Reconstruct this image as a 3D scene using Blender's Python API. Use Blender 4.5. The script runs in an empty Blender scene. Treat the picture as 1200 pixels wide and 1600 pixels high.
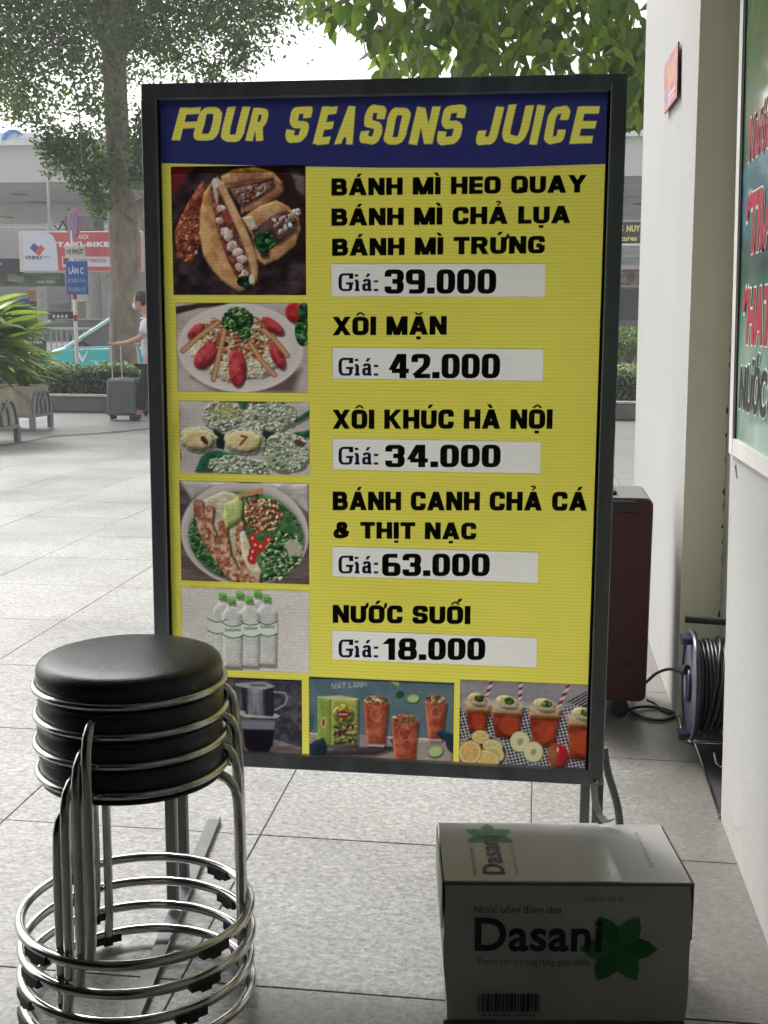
import bpy, math, random
import numpy as np
from mathutils import Vector, Matrix
random.seed(7); rng = np.random.default_rng(11)
PI = math.pi
scene = bpy.context.scene
COL = scene.collection

# ------------------------------------------------------------------ camera
CAM = Vector((0, 0, 1.12)); FPX = 1850.0
PITCH = math.atan((800-512)/FPX); YAW = math.atan((840-600)/(FPX/math.cos(PITCH))); ROLL = math.radians(0.3)
fw = Vector((-math.sin(YAW)*math.cos(PITCH), math.cos(YAW)*math.cos(PITCH), -math.sin(PITCH)))
rt0 = Vector((math.cos(YAW), math.sin(YAW), 0)); up0 = rt0.cross(fw)
rt = rt0*math.cos(ROLL)+up0*math.sin(ROLL); upv = up0*math.cos(ROLL)-rt0*math.sin(ROLL)
cd = bpy.data.cameras.new('camera'); cam = bpy.data.objects.new('camera', cd); COL.objects.link(cam)
cd.sensor_fit = 'VERTICAL'; cd.sensor_height = 36; cd.lens = FPX/1600*36; cd.clip_start = .05; cd.clip_end = 3000
m3 = Matrix((rt, upv, -fw)).transposed()
cam.matrix_world = Matrix.Translation(CAM) @ m3.to_4x4()
scene.camera = cam
# ------------------------------------------------------------------ light
SUN_EL, SUN_AZ = math.radians(52), math.radians(-38)      # azimuth from +Y towards +X
w = bpy.data.worlds.new('World'); scene.world = w; w.use_nodes = True
nt = w.node_tree; nt.nodes.clear()
sky = nt.nodes.new('ShaderNodeTexSky'); sky.sky_type = 'NISHITA'; sky.sun_disc = False
sky.sun_elevation = SUN_EL; sky.sun_rotation = SUN_AZ; sky.air_density = 1.6; sky.dust_density = 6.0; sky.ozone_density = .6
hs = nt.nodes.new('ShaderNodeHueSaturation'); hs.inputs['Saturation'].default_value = .22
bg = nt.nodes.new('ShaderNodeBackground'); bg.inputs[1].default_value = .15
wo = nt.nodes.new('ShaderNodeOutputWorld')
nt.links.new(sky.outputs[0], hs.inputs['Color']); nt.links.new(hs.outputs[0], bg.inputs[0]); nt.links.new(bg.outputs[0], wo.inputs[0])
sd = bpy.data.lights.new('sun', 'SUN'); sd.energy = 1.4; sd.angle = math.radians(14); sd.color = (1, .975, .94)
so = bpy.data.objects.new('sun', sd); COL.objects.link(so)
sdir = Vector((math.sin(SUN_AZ)*math.cos(SUN_EL), math.cos(SUN_AZ)*math.cos(SUN_EL), math.sin(SUN_EL)))
so.rotation_euler = sdir.to_track_quat('Z', 'Y').to_euler(); so.location = sdir*50
scene.view_settings.view_transform = 'Standard'; scene.view_settings.look = 'None'
scene.view_settings.gamma = 1; scene.view_settings.exposure = 1.15; scene.view_settings.use_curve_mapping = False

# ------------------------------------------------------------------ helpers
def ray(px, py): return fw*FPX+rt*(px-600)+upv*(800-py)
def at(px, py, Y):
    d = ray(px, py); return CAM+d*(Y/d.y)
def gnd(px, py, z=0):
    d = ray(px, py); return CAM+d*((z-CAM.z)/d.z)
def atx(px, py, X):
    d = ray(px, py); return CAM+d*(X/d.x)
def srgb(r, g, b):
    return tuple(((c/255)/12.92 if c/255 <= .04045 else ((c/255+.055)/1.055)**2.4) for c in (r, g, b))
def N(t, ty, **kw):
    n = t.nodes.new('ShaderNode'+ty)
    for k, v in kw.items():
        if hasattr(n, k): setattr(n, k, v)
        else: n.inputs[k.replace('_', ' ')].default_value = v
    return n
def L(t, a, b): t.links.new(a, b)
def ramp(t, src, stops):
    r = t.nodes.new('ShaderNodeValToRGB'); e = r.color_ramp.elements
    while len(e) < len(stops): e.new(.5)
    for k, (p, c) in enumerate(stops):
        e[k].position = p; e[k].color = (*c, 1) if len(c) == 3 else c
    L(t, src, r.inputs[0]); return r.outputs[0]
def mixc(t, f, a, b, mode='MIX'):
    m = t.nodes.new('ShaderNodeMix'); m.data_type = 'RGBA'; m.blend_type = mode
    for s, v in ((m.inputs[0], f), (m.inputs[6], a), (m.inputs[7], b)):
        if hasattr(v, 'is_output'): L(t, v, s)
        else: s.default_value = v if isinstance(v, (int, float)) else (*v[:3], 1)
    return m.outputs[2]
def mat(name, col=(.5, .5, .5), rough=.6, metal=0., var=.12, vscale=8., bump=0., bscale=60., coat=0., spec=.5, stretch=(1, 1, 1)):
    m = bpy.data.materials.new(name); m.use_nodes = True; t = m.node_tree
    b = t.nodes['Principled BSDF']
    b.inputs['Roughness'].default_value = rough; b.inputs['Metallic'].default_value = metal
    b.inputs['Coat Weight'].default_value = coat; b.inputs['Specular IOR Level'].default_value = spec
    tc = N(t, 'TexCoord'); mp = N(t, 'Mapping'); mp.inputs['Scale'].default_value = stretch
    L(t, tc.outputs['Object'], mp.inputs[0])
    no = N(t, 'TexNoise', Scale=vscale, Detail=6., Roughness=.6); L(t, mp.outputs[0], no.inputs['Vector'])
    lo = tuple(c*(1-var) for c in col); hi = tuple(min(1, c*(1+var)) for c in col)
    c = ramp(t, no.outputs[0], [(.3, lo), (.7, hi)])
    L(t, c, b.inputs['Base Color'])
    rr = N(t, 'MapRange'); L(t, no.outputs[0], rr.inputs[0]); rr.inputs[3].default_value = max(0, rough-.08); rr.inputs[4].default_value = min(1, rough+.08)
    L(t, rr.outputs[0], b.inputs['Roughness'])
    if bump:
        n2 = N(t, 'TexNoise', Scale=bscale, Detail=5.); L(t, mp.outputs[0], n2.inputs['Vector'])
        bp = N(t, 'Bump', Strength=bump, Distance=.01); L(t, n2.outputs[0], bp.inputs['Height']); L(t, bp.outputs[0], b.inputs['Normal'])
    return m

class MB:
    def __init__(s): s.v = []; s.f = []; s.m = []; s.sm = []
    def add(s, vs, fs, mi=0, smooth=False):
        o = len(s.v); s.v += [tuple(v) for v in vs]
        for f in fs: s.f.append(tuple(i+o for i in f)); s.m.append(mi); s.sm.append(smooth)
        return s
    def box(s, c, d, rz=0, mi=0, b=0, M=None):
        """box centred at c, size d, rotated rz about z, bevel b"""
        hx, hy, hz = d[0]/2, d[1]/2, d[2]/2
        if b <= 0:
            vs = [(x, y, z) for x in (-hx, hx) for y in (-hy, hy) for z in (-hz, hz)]
            fs = [(0, 1, 3, 2), (4, 6, 7, 5), (0, 4, 5, 1), (2, 3, 7, 6), (0, 2, 6, 4), (1, 5, 7, 3)]
        else:
            vs = []; ix = {}
            for sx in (-1, 1):
                for sy in (-1, 1):
                    for sz in (-1, 1):
                        for a in range(3):
                            p = [sx*(hx-b), sy*(hy-b), sz*(hz-b)]; p[a] += (sx, sy, sz)[a]*b
                            ix[(sx, sy, sz, a)] = len(vs); vs.append(tuple(p))
            fs = []
            for a in range(3):
                for sg in (-1, 1):
                    o = [i for i in range(3) if i != a]; q = []
                    for u, v in ((-1, -1), (1, -1), (1, 1), (-1, 1)):
                        k = [0, 0, 0]; k[a] = sg; k[o[0]] = u; k[o[1]] = v; q.append(ix[(*k, a)])
                    fs.append(tuple(q))
            for a in range(3):
                o = [i for i in range(3) if i != a]
                for u in (-1, 1):
                    for v in (-1, 1):
                        k0 = [0, 0, 0]; k0[a] = -1; k0[o[0]] = u; k0[o[1]] = v; k1 = list(k0); k1[a] = 1
                        fs.append((ix[(*k0, o[0])], ix[(*k1, o[0])], ix[(*k1, o[1])], ix[(*k0, o[1])]))
            for sx in (-1, 1):
                for sy in (-1, 1):
                    for sz in (-1, 1): fs.append(tuple(ix[(sx, sy, sz, a)] for a in range(3)))
        R = M if M else Matrix.Rotation(rz, 3, 'Z')
        C = Vector(c); return s.add([C+R@Vector(v) for v in vs], fs, mi)
    def tube(s, pts, r, n=10, mi=0, closed=False, caps=True, smooth=True):
        pts = [Vector(p) for p in pts]; K = len(pts); rs = r if isinstance(r, (list, tuple)) else [r]*K
        vs = []; prev = None
        for i in range(K):
            if closed: t = pts[(i+1) % K]-pts[i-1]
            else: t = pts[min(i+1, K-1)]-pts[max(i-1, 0)]
            t.normalize()
            if prev is None:
                a = Vector((0, 0, 1)) if abs(t.z) < .9 else Vector((1, 0, 0)); u = t.cross(a).normalized()
            else: u = (prev-t*prev.dot(t)).normalized()
            prev = u; v = t.cross(u)
            for k in range(n):
                a = 2*PI*k/n; vs.append(pts[i]+(u*math.cos(a)+v*math.sin(a))*rs[i])
        fs = []
        for i in range(K if closed else K-1):
            j = (i+1) % K
            for k in range(n): fs.append((i*n+k, i*n+(k+1) % n, j*n+(k+1) % n, j*n+k))
        s.add(vs, fs, mi, smooth)
        if caps and not closed:
            s.add(vs[:n], [tuple(range(n))[::-1]], mi); s.add(vs[-n:], [tuple(range(n))], mi)
        return s
    def ring(s, c, R, r, n=48, k=10, mi=0, axis='Z'):
        pts = []
        for i in range(n):
            a = 2*PI*i/n; x, y = R*math.cos(a), R*math.sin(a)
            pts.append(Vector(c)+Vector({'Z': (x, y, 0), 'X': (0, x, y), 'Y': (x, 0, y)}[axis]))
        return s.tube(pts, r, k, mi, closed=True)
    def lathe(s, c, prof, n=32, mi=0, axis='Z', smooth=True):
        vs = []
        for (r, h) in prof:
            for i in range(n):
                a = 2*PI*i/n; x, y = r*math.cos(a), r*math.sin(a)
                vs.append(Vector(c)+Vector({'Z': (x, y, h), 'X': (h, x, y), 'Y': (x, h, y)}[axis]))
        fs = [(j*n+i, j*n+(i+1) % n, (j+1)*n+(i+1) % n, (j+1)*n+i) for j in range(len(prof)-1) for i in range(n)]
        fs += [tuple(range(n))[::-1], tuple((len(prof)-1)*n+i for i in range(n))]
        return s.add(vs, fs, mi, smooth)
    def prism(s, poly, a, b, mi=0, axis='Y'):
        """polygon given in the plane across axis, extruded from a to b"""
        def P(p, h): return {'Y': (p[0], h, p[1]), 'X': (h, p[0], p[1]), 'Z': (p[0], p[1], h)}[axis]
        n = len(poly); vs = [P(p, a) for p in poly]+[P(p, b) for p in poly]
        fs = [tuple(range(n)), tuple(range(n, 2*n))[::-1]]+[(i, (i+1) % n, n+(i+1) % n, n+i) for i in range(n)]
        return s.add(vs, fs, mi)
    def build(s, name, mats, parent=None, local=False):
        me = bpy.data.meshes.new(name); off = Vector((0, 0, 0))
        if parent is not None and not local:
            p = parent
            while p is not None: off += p.location; p = p.parent
        me.from_pydata([tuple(Vector(v)-off) for v in s.v], [], s.f)
        mats = mats if isinstance(mats, (list, tuple)) else [mats]
        for m in mats: me.materials.append(m)
        me.polygons.foreach_set('material_index', s.m); me.polygons.foreach_set('use_smooth', s.sm); me.update()
        o = bpy.data.objects.new(name, me); COL.objects.link(o)
        if parent is not None: o.parent = parent
        return o
def tag(o, label=None, cat=None, group=None, kind=None):
    for k, v in (('label', label), ('category', cat), ('group', group), ('kind', kind)):
        if v: o[k] = v
    return o
def thing(name, loc, label, cat, group=None):
    o = bpy.data.objects.new(name, None); COL.objects.link(o); o.location = loc; o.empty_display_size = .1
    return tag(o, label, cat, group)
def mesh_np(name, V, F, m, parent=None, smooth=False):
    me = bpy.data.meshes.new(name); V = np.asarray(V, float).reshape(-1, 3); F = np.asarray(F, np.int32)
    if parent is not None:
        off = Vector((0, 0, 0)); p = parent
        while p is not None: off += p.location; p = p.parent
        V = V-np.array(off)
    k = F.shape[1]; me.vertices.add(len(V)); me.vertices.foreach_set('co', V.ravel())
    me.loops.add(F.size); me.loops.foreach_set('vertex_index', F.ravel())
    me.polygons.add(len(F)); me.polygons.foreach_set('loop_start', np.arange(len(F), dtype=np.int32)*k)
    me.update(calc_edges=True); me.validate()
    me.polygons.foreach_set('use_smooth', [smooth]*len(F))
    me.materials.append(m); o = bpy.data.objects.new(name, me); COL.objects.link(o)
    if parent is not None: o.parent = parent
    return o
def copy_tree(o, parent=None):
    c = o.copy(); COL.objects.link(c); c.parent = parent
    for ch in list(o.children): copy_tree(ch, c)
    return c

# lettering: flat glyph meshes laid on a plane (origin O, unit axes U right and W up)
def glyphs(body, offset=0., shear=0., jitter=0.):
    cu = bpy.data.curves.new('glyphs', 'FONT'); cu.body = body; cu.size = 1; cu.offset = offset; cu.shear = shear
    cu.resolution_u = 4; cu.space_character = 1.0+offset*1.6; cu.space_word = 1.0
    ob = bpy.data.objects.new('glyphs', cu); COL.objects.link(ob)
    me = bpy.data.meshes.new_from_object(ob)
    V = np.array([v.co[:2] for v in me.vertices]) if len(me.vertices) else np.zeros((0, 2))
    F = [tuple(p.vertices) for p in me.polygons]
    bpy.data.objects.remove(ob); bpy.data.curves.remove(cu); bpy.data.meshes.remove(me)
    return V, F
_cap = {}
def capheight(offset):
    if offset not in _cap:
        V, F = glyphs('H', offset); _cap[offset] = (V[:, 1].min(), V[:, 1].max())
    return _cap[offset]
def letter(body, O, U, W, width, cap, m, parent, offset=.0, shear=0., name='lettering', lift=.0006, fn=None):
    """text with its lower left at O, total width and cap height given in metres"""
    V, F = glyphs(body, offset, shear)
    if not len(V): return None
    b0, b1 = capheight(offset)
    x = (V[:, 0]-V[:, 0].min())/(V[:, 0].max()-V[:, 0].min())*width
    y = (V[:, 1]-b0)/(b1-b0)*cap
    if fn: x, y = fn(x, y, width, cap)
    O, U, W = Vector(O), Vector(U), Vector(W); Nn = U.cross(W)
    mb = MB(); mb.add([O+U*float(a)+W*float(b)+Nn*lift for a, b in zip(x, y)], F)
    return mb.build(name, m, parent)


# block capitals drawn as pen strokes: v/h/d are bars, p is a rounded path; widths and heights in cap heights
GL = {
 'B': (.95, [('v', 0, 0, 1), ('p', [(0, 1), (.92, 1), (.92, .53), (0, .53)], .24), ('p', [(0, .5), (1, .5), (1, 0), (0, 0)], .26)]),
 'A': (1.08, [('d', 0, 0, .5, 1), ('d', 1, 0, .5, 1), ('h', .22, .2, .8)]),
 'N': (.98, [('v', 0, 0, 1), ('v', 1, 0, 1), ('d', 0, 1, 1, 0)]), 'H': (.98, [('v', 0, 0, 1), ('v', 1, 0, 1), ('h', .5, 0, 1)]),
 'M': (1.22, [('v', 0, 0, 1), ('v', 1, 0, 1), ('d', .02, 1, .5, 0), ('d', .98, 1, .5, 0)]), 'I': (.31, [('v', .5, 0, 1)]),
 'E': (.80, [('v', 0, 0, 1), ('h', 1, 0, 1), ('h', .5, 0, .92), ('h', 0, 0, 1)]), 'F': (.8, [('v', 0, 0, 1), ('h', 1, 0, 1), ('h', .46, 0, .85)]),
 'O': (.96, [('p', [(0, .5), (0, 1), (1, 1), (1, 0), (0, 0), (0, .5)], .34)]), 'Q': (.98, [('p', [(0, .5), (0, 1), (1, 1), (1, 0), (0, 0), (0, .5)], .34), ('d', .6, .3, 1, -.08)]),
 'U': (.94, [('p', [(0, 1.1), (0, 0), (1, 0), (1, 1.1)], .34)]), 'Y': (1.06, [('d', 0, 1, .5, .42), ('d', 1, 1, .5, .42), ('v', .5, 0, .5)]),
 'C': (.92, [('p', [(1, .66), (1, 1), (0, 1), (0, 0), (1, 0), (1, .34)], .34)]), 'L': (.76, [('v', 0, 0, 1), ('h', 0, 0, 1)]), 'T': (.92, [('v', .5, 0, 1), ('h', 1, -.18, 1.18)]),
 'R': (1.0, [('v', 0, 0, 1), ('p', [(0, 1), (.92, 1), (.92, .48), (0, .48)], .26), ('d', .55, .48, 1, 0)]),
 'G': (.96, [('p', [(1, .68), (1, 1), (0, 1), (0, 0), (1, 0), (1, .46)], .34), ('h', .44, .5, 1.0)]),
 'S': (.90, [('p', [(1, .70), (1, 1), (0, 1), (0, .52), (1, .48), (1, 0), (0, 0), (0, .30)], .26)]),
 'X': (1.05, [('d', 0, 0, 1, 1), ('d', 0, 1, 1, 0)]), 'K': (1.04, [('v', 0, 0, 1), ('d', .15, .42, 1, 1), ('d', .35, .58, 1, 0)]), 'J': (.8, [('p', [(1, 1.1), (1, 0), (0, 0), (0, .34)], .34)]),
 '&': (1.1, [('p', [(.92, 0.0), (.25, .62), (.25, 1), (.72, 1), (.72, .62), (0, .42), (0, 0), (.62, 0), (.95, .46)], .2)]),
 '0': (.72, [('p', [(0, .5), (0, 1), (1, 1), (1, 0), (0, 0), (0, .5)], .36)]), '1': (.5, [('v', .8, 0, 1), ('d', -.3, .78, .8, 1)]),
 '2': (.76, [('p', [(0, .70), (0, 1), (1, 1), (1, .55), (0, .0)], .26), ('h', 0, 0, 1.05)]),
 '3': (.76, [('p', [(0, .74), (0, 1), (1, 1), (1, .52), (.35, .52)], .24), ('p', [(.35, .5), (1, .5), (1, 0), (0, 0), (0, .26)], .26)]),
 '4': (.84, [('v', .78, 0, 1), ('d', 0, .3, .62, 1), ('h', .26, 0, 1.2)]), '6': (.76, [('p', [(1, 1), (0, 1), (0, 0), (1, 0), (1, .52), (0, .52)], .2)]), '5': (.76, [('p', [(1, 1), (0, 1), (0, .55), (1, .55), (1, 0), (0, 0)], .2)]),
 '8': (.78, [('p', [(.5, .52), (.06, .52), (.06, 1), (.94, 1), (.94, .52), (.5, .52)], .24), ('p', [(.5, .5), (1, .5), (1, 0), (0, 0), (0, .5), (.5, .5)], .26)]),
 '9': (.76, [('p', [(0, 0), (1, 0), (1, 1), (0, 1), (0, .46), (1, .46)], .2)]), '.': (.30, [('h', 0, -.0, 1.)]), ' ': (.42, []),
 'g': (.98, [('p', [(1, .72), (1, 1), (0, 1), (0, 0), (1, 0), (1, .42)], .34), ('h', .42, .55, 1.25), ('v', 1.08, .72, 1)]),
 'i': (.36, [('v', .5, 0, .56), ('h', .0, -.9, 1.9), ('h', .6, -.9, .6), ('h', .93, -.1, 1.1)]),
 'a': (.66, [('p', [(0, .52), (.2, .64), (.9, .64), (.9, 0)], .2), ('p', [(.9, .36), (0, .36), (0, 0), (.9, .02)], .18), ('h', 0, .8, 1.3)]), ':': (.3, [('h', .0, 0, 1.), ('h', .55, 0, 1.)])}
COMP = {'Á': 'A´', 'Ì': 'I`', 'Ả': 'A?', 'Ụ': 'U_', 'Ứ': 'U+´', 'Ô': 'O^', 'Ặ': 'A~_', 'Ú': 'U´', 'À': 'A`', 'Ộ': 'O^_', 'Ị': 'I_', 'Ạ': 'A_', 'Ư': 'U+', 'Ớ': 'O+´', 'Ố': 'O^´', 'á': 'a´'}
def rpath(pts, r, n=5):
    P = [np.array(p, float) for p in pts]; out = [P[0]]
    for i in range(1, len(P)-1):
        a_, b_, c_ = P[i-1], P[i], P[i+1]; la, lc = np.linalg.norm(a_-b_), np.linalg.norm(c_-b_); k = min(r, la*.5, lc*.5)
        s_, e_ = b_+(a_-b_)/la*k, b_+(c_-b_)/lc*k
        for t in np.linspace(0, 1, n+1): out.append((1-t)**2*s_+2*t*(1-t)*b_+t*t*e_)
    out.append(P[-1]); q = [out[0]]
    for p in out[1:]:
        if np.linalg.norm(p-q[-1]) > 1e-5: q.append(p)
    return q
def block(body, tx=.31, ty=.22, gap=.10, wscale=None):
    """list of convex polygons (units of cap height) and the advance width"""
    out = []; X = 0.
    for ch in body:
        comp = COMP.get(ch, ch); base = comp[0]; w_, st = GL[base]; bx0 = X
        W_ = max(w_, tx); mx = lambda u: X+tx/2+u*(W_-tx); my = lambda v: ty/2+v*(1-ty)
        for s in st:
            if s[0] == 'v': x = mx(s[1]); a_ = 0 if s[2] == 0 else my(s[2]); b_ = 1 if s[3] == 1 else my(s[3]); out.append([(x-tx/2, a_), (x+tx/2, a_), (x+tx/2, b_), (x-tx/2, b_)])
            elif s[0] == 'h':
                y = my(s[1]); x0_, x1_ = mx(s[2]), mx(s[3])
                if base in 'EFLT2.:': x1_ = max(x1_, X+W_-.0); 
                if base in '.:i' : x0_, x1_ = min(x0_, X), max(x1_, X+tx)
                if base == 'T' : x0_ = X
                hh = ty if base not in '.' else .26
                out.append([(x0_, y-ty/2), (x1_, y-ty/2), (x1_, y-ty/2+hh), (x0_, y-ty/2+hh)])
            elif s[0] == 'd':
                (x0_, y0_), (x1_, y1_) = (mx(s[1]), s[2] if s[2] in (0, 1) else my(s[2])), (mx(s[3]), s[4] if s[4] in (0, 1) else my(s[4])); h_ = tx*.52
                out.append([(x0_-h_, y0_), (x0_+h_, y0_), (x1_+h_, y1_), (x1_-h_, y1_)])
            else:
                P = [np.array((mx(u), min(1, my(v)) if v > 1 else my(v))) for u, v in rpath(s[1], s[2])]
                Lf, Rt = [], []
                for i in range(len(P)):
                    t = P[min(i+1, len(P)-1)]-P[max(i-1, 0)]; t /= np.linalg.norm(t) or 1; n_ = np.array((-t[1], t[0])); o = np.array((n_[0]*tx/2, n_[1]*ty/2)); Lf.append(P[i]+o); Rt.append(P[i]-o)
                for i in range(len(P)-1): out.append([tuple(Rt[i]), tuple(Rt[i+1]), tuple(Lf[i+1]), tuple(Lf[i])])
        c = X+W_/2; e = 1.06 if base != 'a' else .78
        up_ = .0
        for m_ in comp[1:]:
            if m_ == '´': out.append([(c-.10+up_*.8, e+up_*.6), (c+.09+up_*.8, e+up_*.6), (c+.26+up_*.8, e+.20+up_*.6), (c+.03+up_*.8, e+.20+up_*.6)])
            if m_ == '`': out.append([(c-.09, e), (c+.10, e), (c-.03, e+.20), (c-.26, e+.20)])
            if m_ == '^': out += [[(c-.30, e), (c-.12, e), (c, e+.17), (c-.10, e+.17)], [(c+.12, e), (c+.30, e), (c+.10, e+.17), (c, e+.17)], [(c-.10, e+.17), (c, e+.05), (c+.10, e+.17), (c, e+.18)]]; up_ = .22
            if m_ == '~': out += [[(c-.28, e+.15), (c-.12, e+.15), (c-.04, e+.08), (c-.10, e)], [(c+.12, e+.15), (c+.28, e+.15), (c+.10, e), (c+.04, e+.08)], [(c-.10, e), (c+.10, e), (c+.04, e+.09), (c-.04, e+.09)]]
            if m_ == '?': out += [[(c-.08, e), (c+.06, e), (c+.06, e+.09), (c-.08, e+.09)], [(c, e+.09), (c+.14, e+.09), (c+.14, e+.2), (c+.04, e+.2)], [(c-.14, e+.17), (c+.12, e+.17), (c+.10, e+.26), (c-.14, e+.26)]]
            if m_ == '_': out.append([(c-.13, -.24), (c+.13, -.24), (c+.13, -.08), (c-.13, -.08)])
            if m_ == '+': out += [[(X+W_-.02, .78), (X+W_+.13, .90), (X+W_+.15, 1.12), (X+W_-.02, 1.12)], [(X+W_-.06, .78), (X+W_+.02, .78), (X+W_+.02, 1.0), (X+W_-.06, 1.0)]]
        X += W_+gap
        if '+' in comp: X += .05
    return out, X-gap

# numpy painter used for printed pictures (flat print, stored as mesh colour)
class Art:
    def __init__(s, w, h, base, cell=1.15):
        s.w, s.h = w, h; s.nx, s.ny = max(4, int(w/cell)), max(4, int(h/cell))
        s.X, s.Y = np.meshgrid((np.arange(s.nx+1))/s.nx*w, (np.arange(s.ny+1))/s.ny*h)
        s.I = np.ones((s.ny+1, s.nx+1, 3))*np.array(base)/255.
    def noise(s, sc, seed=0, sx=1., sy=1.):
        r = np.random.default_rng(seed); out = np.zeros_like(s.X); amp = 1; tot = 0
        for o in range(3):
            g = r.random((64, 64)); u = s.X/sc*sx*2**o; v = s.Y/sc*sy*2**o
            i, j = np.floor(u).astype(int), np.floor(v).astype(int); fu, fv = u-i, v-j
            fu = fu*fu*(3-2*fu); fv = fv*fv*(3-2*fv)
            q = lambda a, b: g[(j+b) % 64, (i+a) % 64]
            out += amp*((q(0, 0)*(1-fu)+q(1, 0)*fu)*(1-fv)+(q(0, 1)*(1-fu)+q(1, 1)*fu)*fv); tot += amp; amp *= .5
        return out/tot
    def put(s, mask, col, a=1.):
        c = np.array(col)/255. if not isinstance(col, np.ndarray) else col
        m = (np.clip(mask, 0, 1)*a)[..., None]; s.I = s.I*(1-m)+c*m; return s
    def tex(s, mask, c1, c2, sc=5, seed=0, sx=1., sy=1., k=2.2):
        d = getattr(s, 'd', None); s.d = None
        n = np.clip((s.noise(sc, seed, sx, sy)-.5)*k+.5, 0, 1)[..., None]
        C = np.array(c1)/255.*(1-n)+np.array(c2)/255.*n
        C = C*(1+.20*(s.noise(1.7, seed+5)-.5)[..., None])
        if d is not None and mask.min() < .5 and mask.shape == d.shape:      # roundness of the photographed food
            R_ = min(9., max(2.5, float(d.max()))); h_ = np.sqrt(np.clip(1-(1-np.clip(d, 0, R_)/R_)**2, 0, 1))*R_*.8
            gy_, gx_ = np.gradient(h_+.8*s.noise(4, seed+9)); lit = 1.0+.11*gx_+.21*gy_
            C = np.clip(C*np.clip(lit, .5, 1.45)[..., None], 0, 1)
            sh = np.roll(np.roll(mask, 3, 0), 2, 1); s.put(np.clip(sh-mask, 0, 1), (20, 14, 14), .45)
        return s.put(mask, C)
    def ell(s, cx, cy, rx, ry, rot=0, soft=1., rough=0, seed=3):
        a = math.radians(rot); dx, dy = s.X-cx, s.Y-cy
        u = (dx*math.cos(a)+dy*math.sin(a))/rx; v = (-dx*math.sin(a)+dy*math.cos(a))/ry
        d = np.sqrt(u*u+v*v)
        if rough: d = d+(s.noise(max(3, min(rx, ry)*.35), seed)-.5)*rough
        s.d = (1-d)*min(rx, ry); return np.clip(s.d/soft+.5, 0, 1)
    def poly(s, pts, soft=1.):
        ins = np.zeros(s.X.shape, bool); dist = np.full(s.X.shape, 1e9); n = len(pts)
        for i in range(n):
            x1, y1 = pts[i]; x2, y2 = pts[(i+1) % n]
            c = ((y1 > s.Y) != (y2 > s.Y)) & (s.X < (x2-x1)*(s.Y-y1)/((y2-y1) or 1e-9)+x1); ins ^= c
            L2 = (x2-x1)**2+(y2-y1)**2 or 1e-9; t = np.clip(((s.X-x1)*(x2-x1)+(s.Y-y1)*(y2-y1))/L2, 0, 1)
            dist = np.minimum(dist, np.hypot(s.X-x1-t*(x2-x1), s.Y-y1-t*(y2-y1)))
        s.d = np.where(ins, dist, -dist); return np.clip(s.d/soft+.5, 0, 1)
    def fill(s, polys, col, soft=.9):
        tot = np.zeros_like(s.X); cw, ch = s.w/s.nx, s.h/s.ny
        for pts in polys:
            P = np.array(pts); i0, i1 = max(0, int((P[:, 0].min()-2)/cw)), min(s.nx+1, int((P[:, 0].max()+3)/cw)+1); j0, j1 = max(0, int((P[:, 1].min()-2)/ch)), min(s.ny+1, int((P[:, 1].max()+3)/ch)+1)
            if i1 <= i0 or j1 <= j0: continue
            b = object.__new__(Art); b.X, b.Y = s.X[j0:j1, i0:i1], s.Y[j0:j1, i0:i1]
            tot[j0:j1, i0:i1] += Art.poly(b, pts, soft)
        return s.put(np.clip(tot, 0, 1), col)
    def line(s, pts, w, soft=1.):
        d = np.full(s.X.shape, 1e9)
        for (x1, y1), (x2, y2) in zip(pts[:-1], pts[1:]):
            L2 = (x2-x1)**2+(y2-y1)**2 or 1e-9; t = np.clip(((s.X-x1)*(x2-x1)+(s.Y-y1)*(y2-y1))/L2, 0, 1)
            d = np.minimum(d, np.hypot(s.X-x1-t*(x2-x1), s.Y-y1-t*(y2-y1)))
        return np.clip((w/2-d)/soft+.5, 0, 1)
    def bits(s, mask, n, cols, r=(1.5, 3.5), seed=0, el=2.):
        """scatter small chips of food where mask is set"""
        s.d = None
        g = np.random.default_rng(seed); ys, xs = np.nonzero(mask > .5)
        if not len(ys): return s
        cw, ch = s.w/s.nx, s.h/s.ny; n = int(n*1.7)
        for _ in range(n):
            k = g.integers(len(ys)); cx, cy = s.X[ys[k], xs[k]]+g.uniform(-.5, .5), s.Y[ys[k], xs[k]]+g.uniform(-.5, .5); a = g.uniform(*r)*.85; R_ = a*el+2.5
            i0, i1, j0, j1 = max(0, int((cx-R_)/cw)), int((cx+R_)/cw)+2, max(0, int((cy-R_)/ch)), int((cy+R_)/ch)+2
            X, Y = s.X[j0:j1, i0:i1], s.Y[j0:j1, i0:i1]; t = g.uniform(0, PI); dx, dy = X-cx, Y-cy
            u = (dx*math.cos(t)+dy*math.sin(t))/(a*el); v = (-dx*math.sin(t)+dy*math.cos(t))/a; d = np.sqrt(u*u+v*v)
            m = np.clip((1-d)*a+.5, 0, 1)*np.minimum(1, mask[j0:j1, i0:i1]*1.5)
            sh = np.clip((1.35-np.sqrt(((dx-.8)/(a*el))**2*.8+((dy-1.1)/a)**2))*a*.8, 0, 1)*.35*mask[j0:j1, i0:i1]
            c = np.array(cols[g.integers(len(cols))], float)*g.uniform(.72, 1.15)/255.; lit = np.clip(1.05-.16*dx/max(a, 1)-.30*dy/max(a, 1), .6, 1.4)
            I = s.I[j0:j1, i0:i1]; I = I*(1-sh[..., None]); s.I[j0:j1, i0:i1] = I*(1-m[..., None])+np.clip(c*lit[..., None], 0, 1)*m[..., None]
        return s
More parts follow.
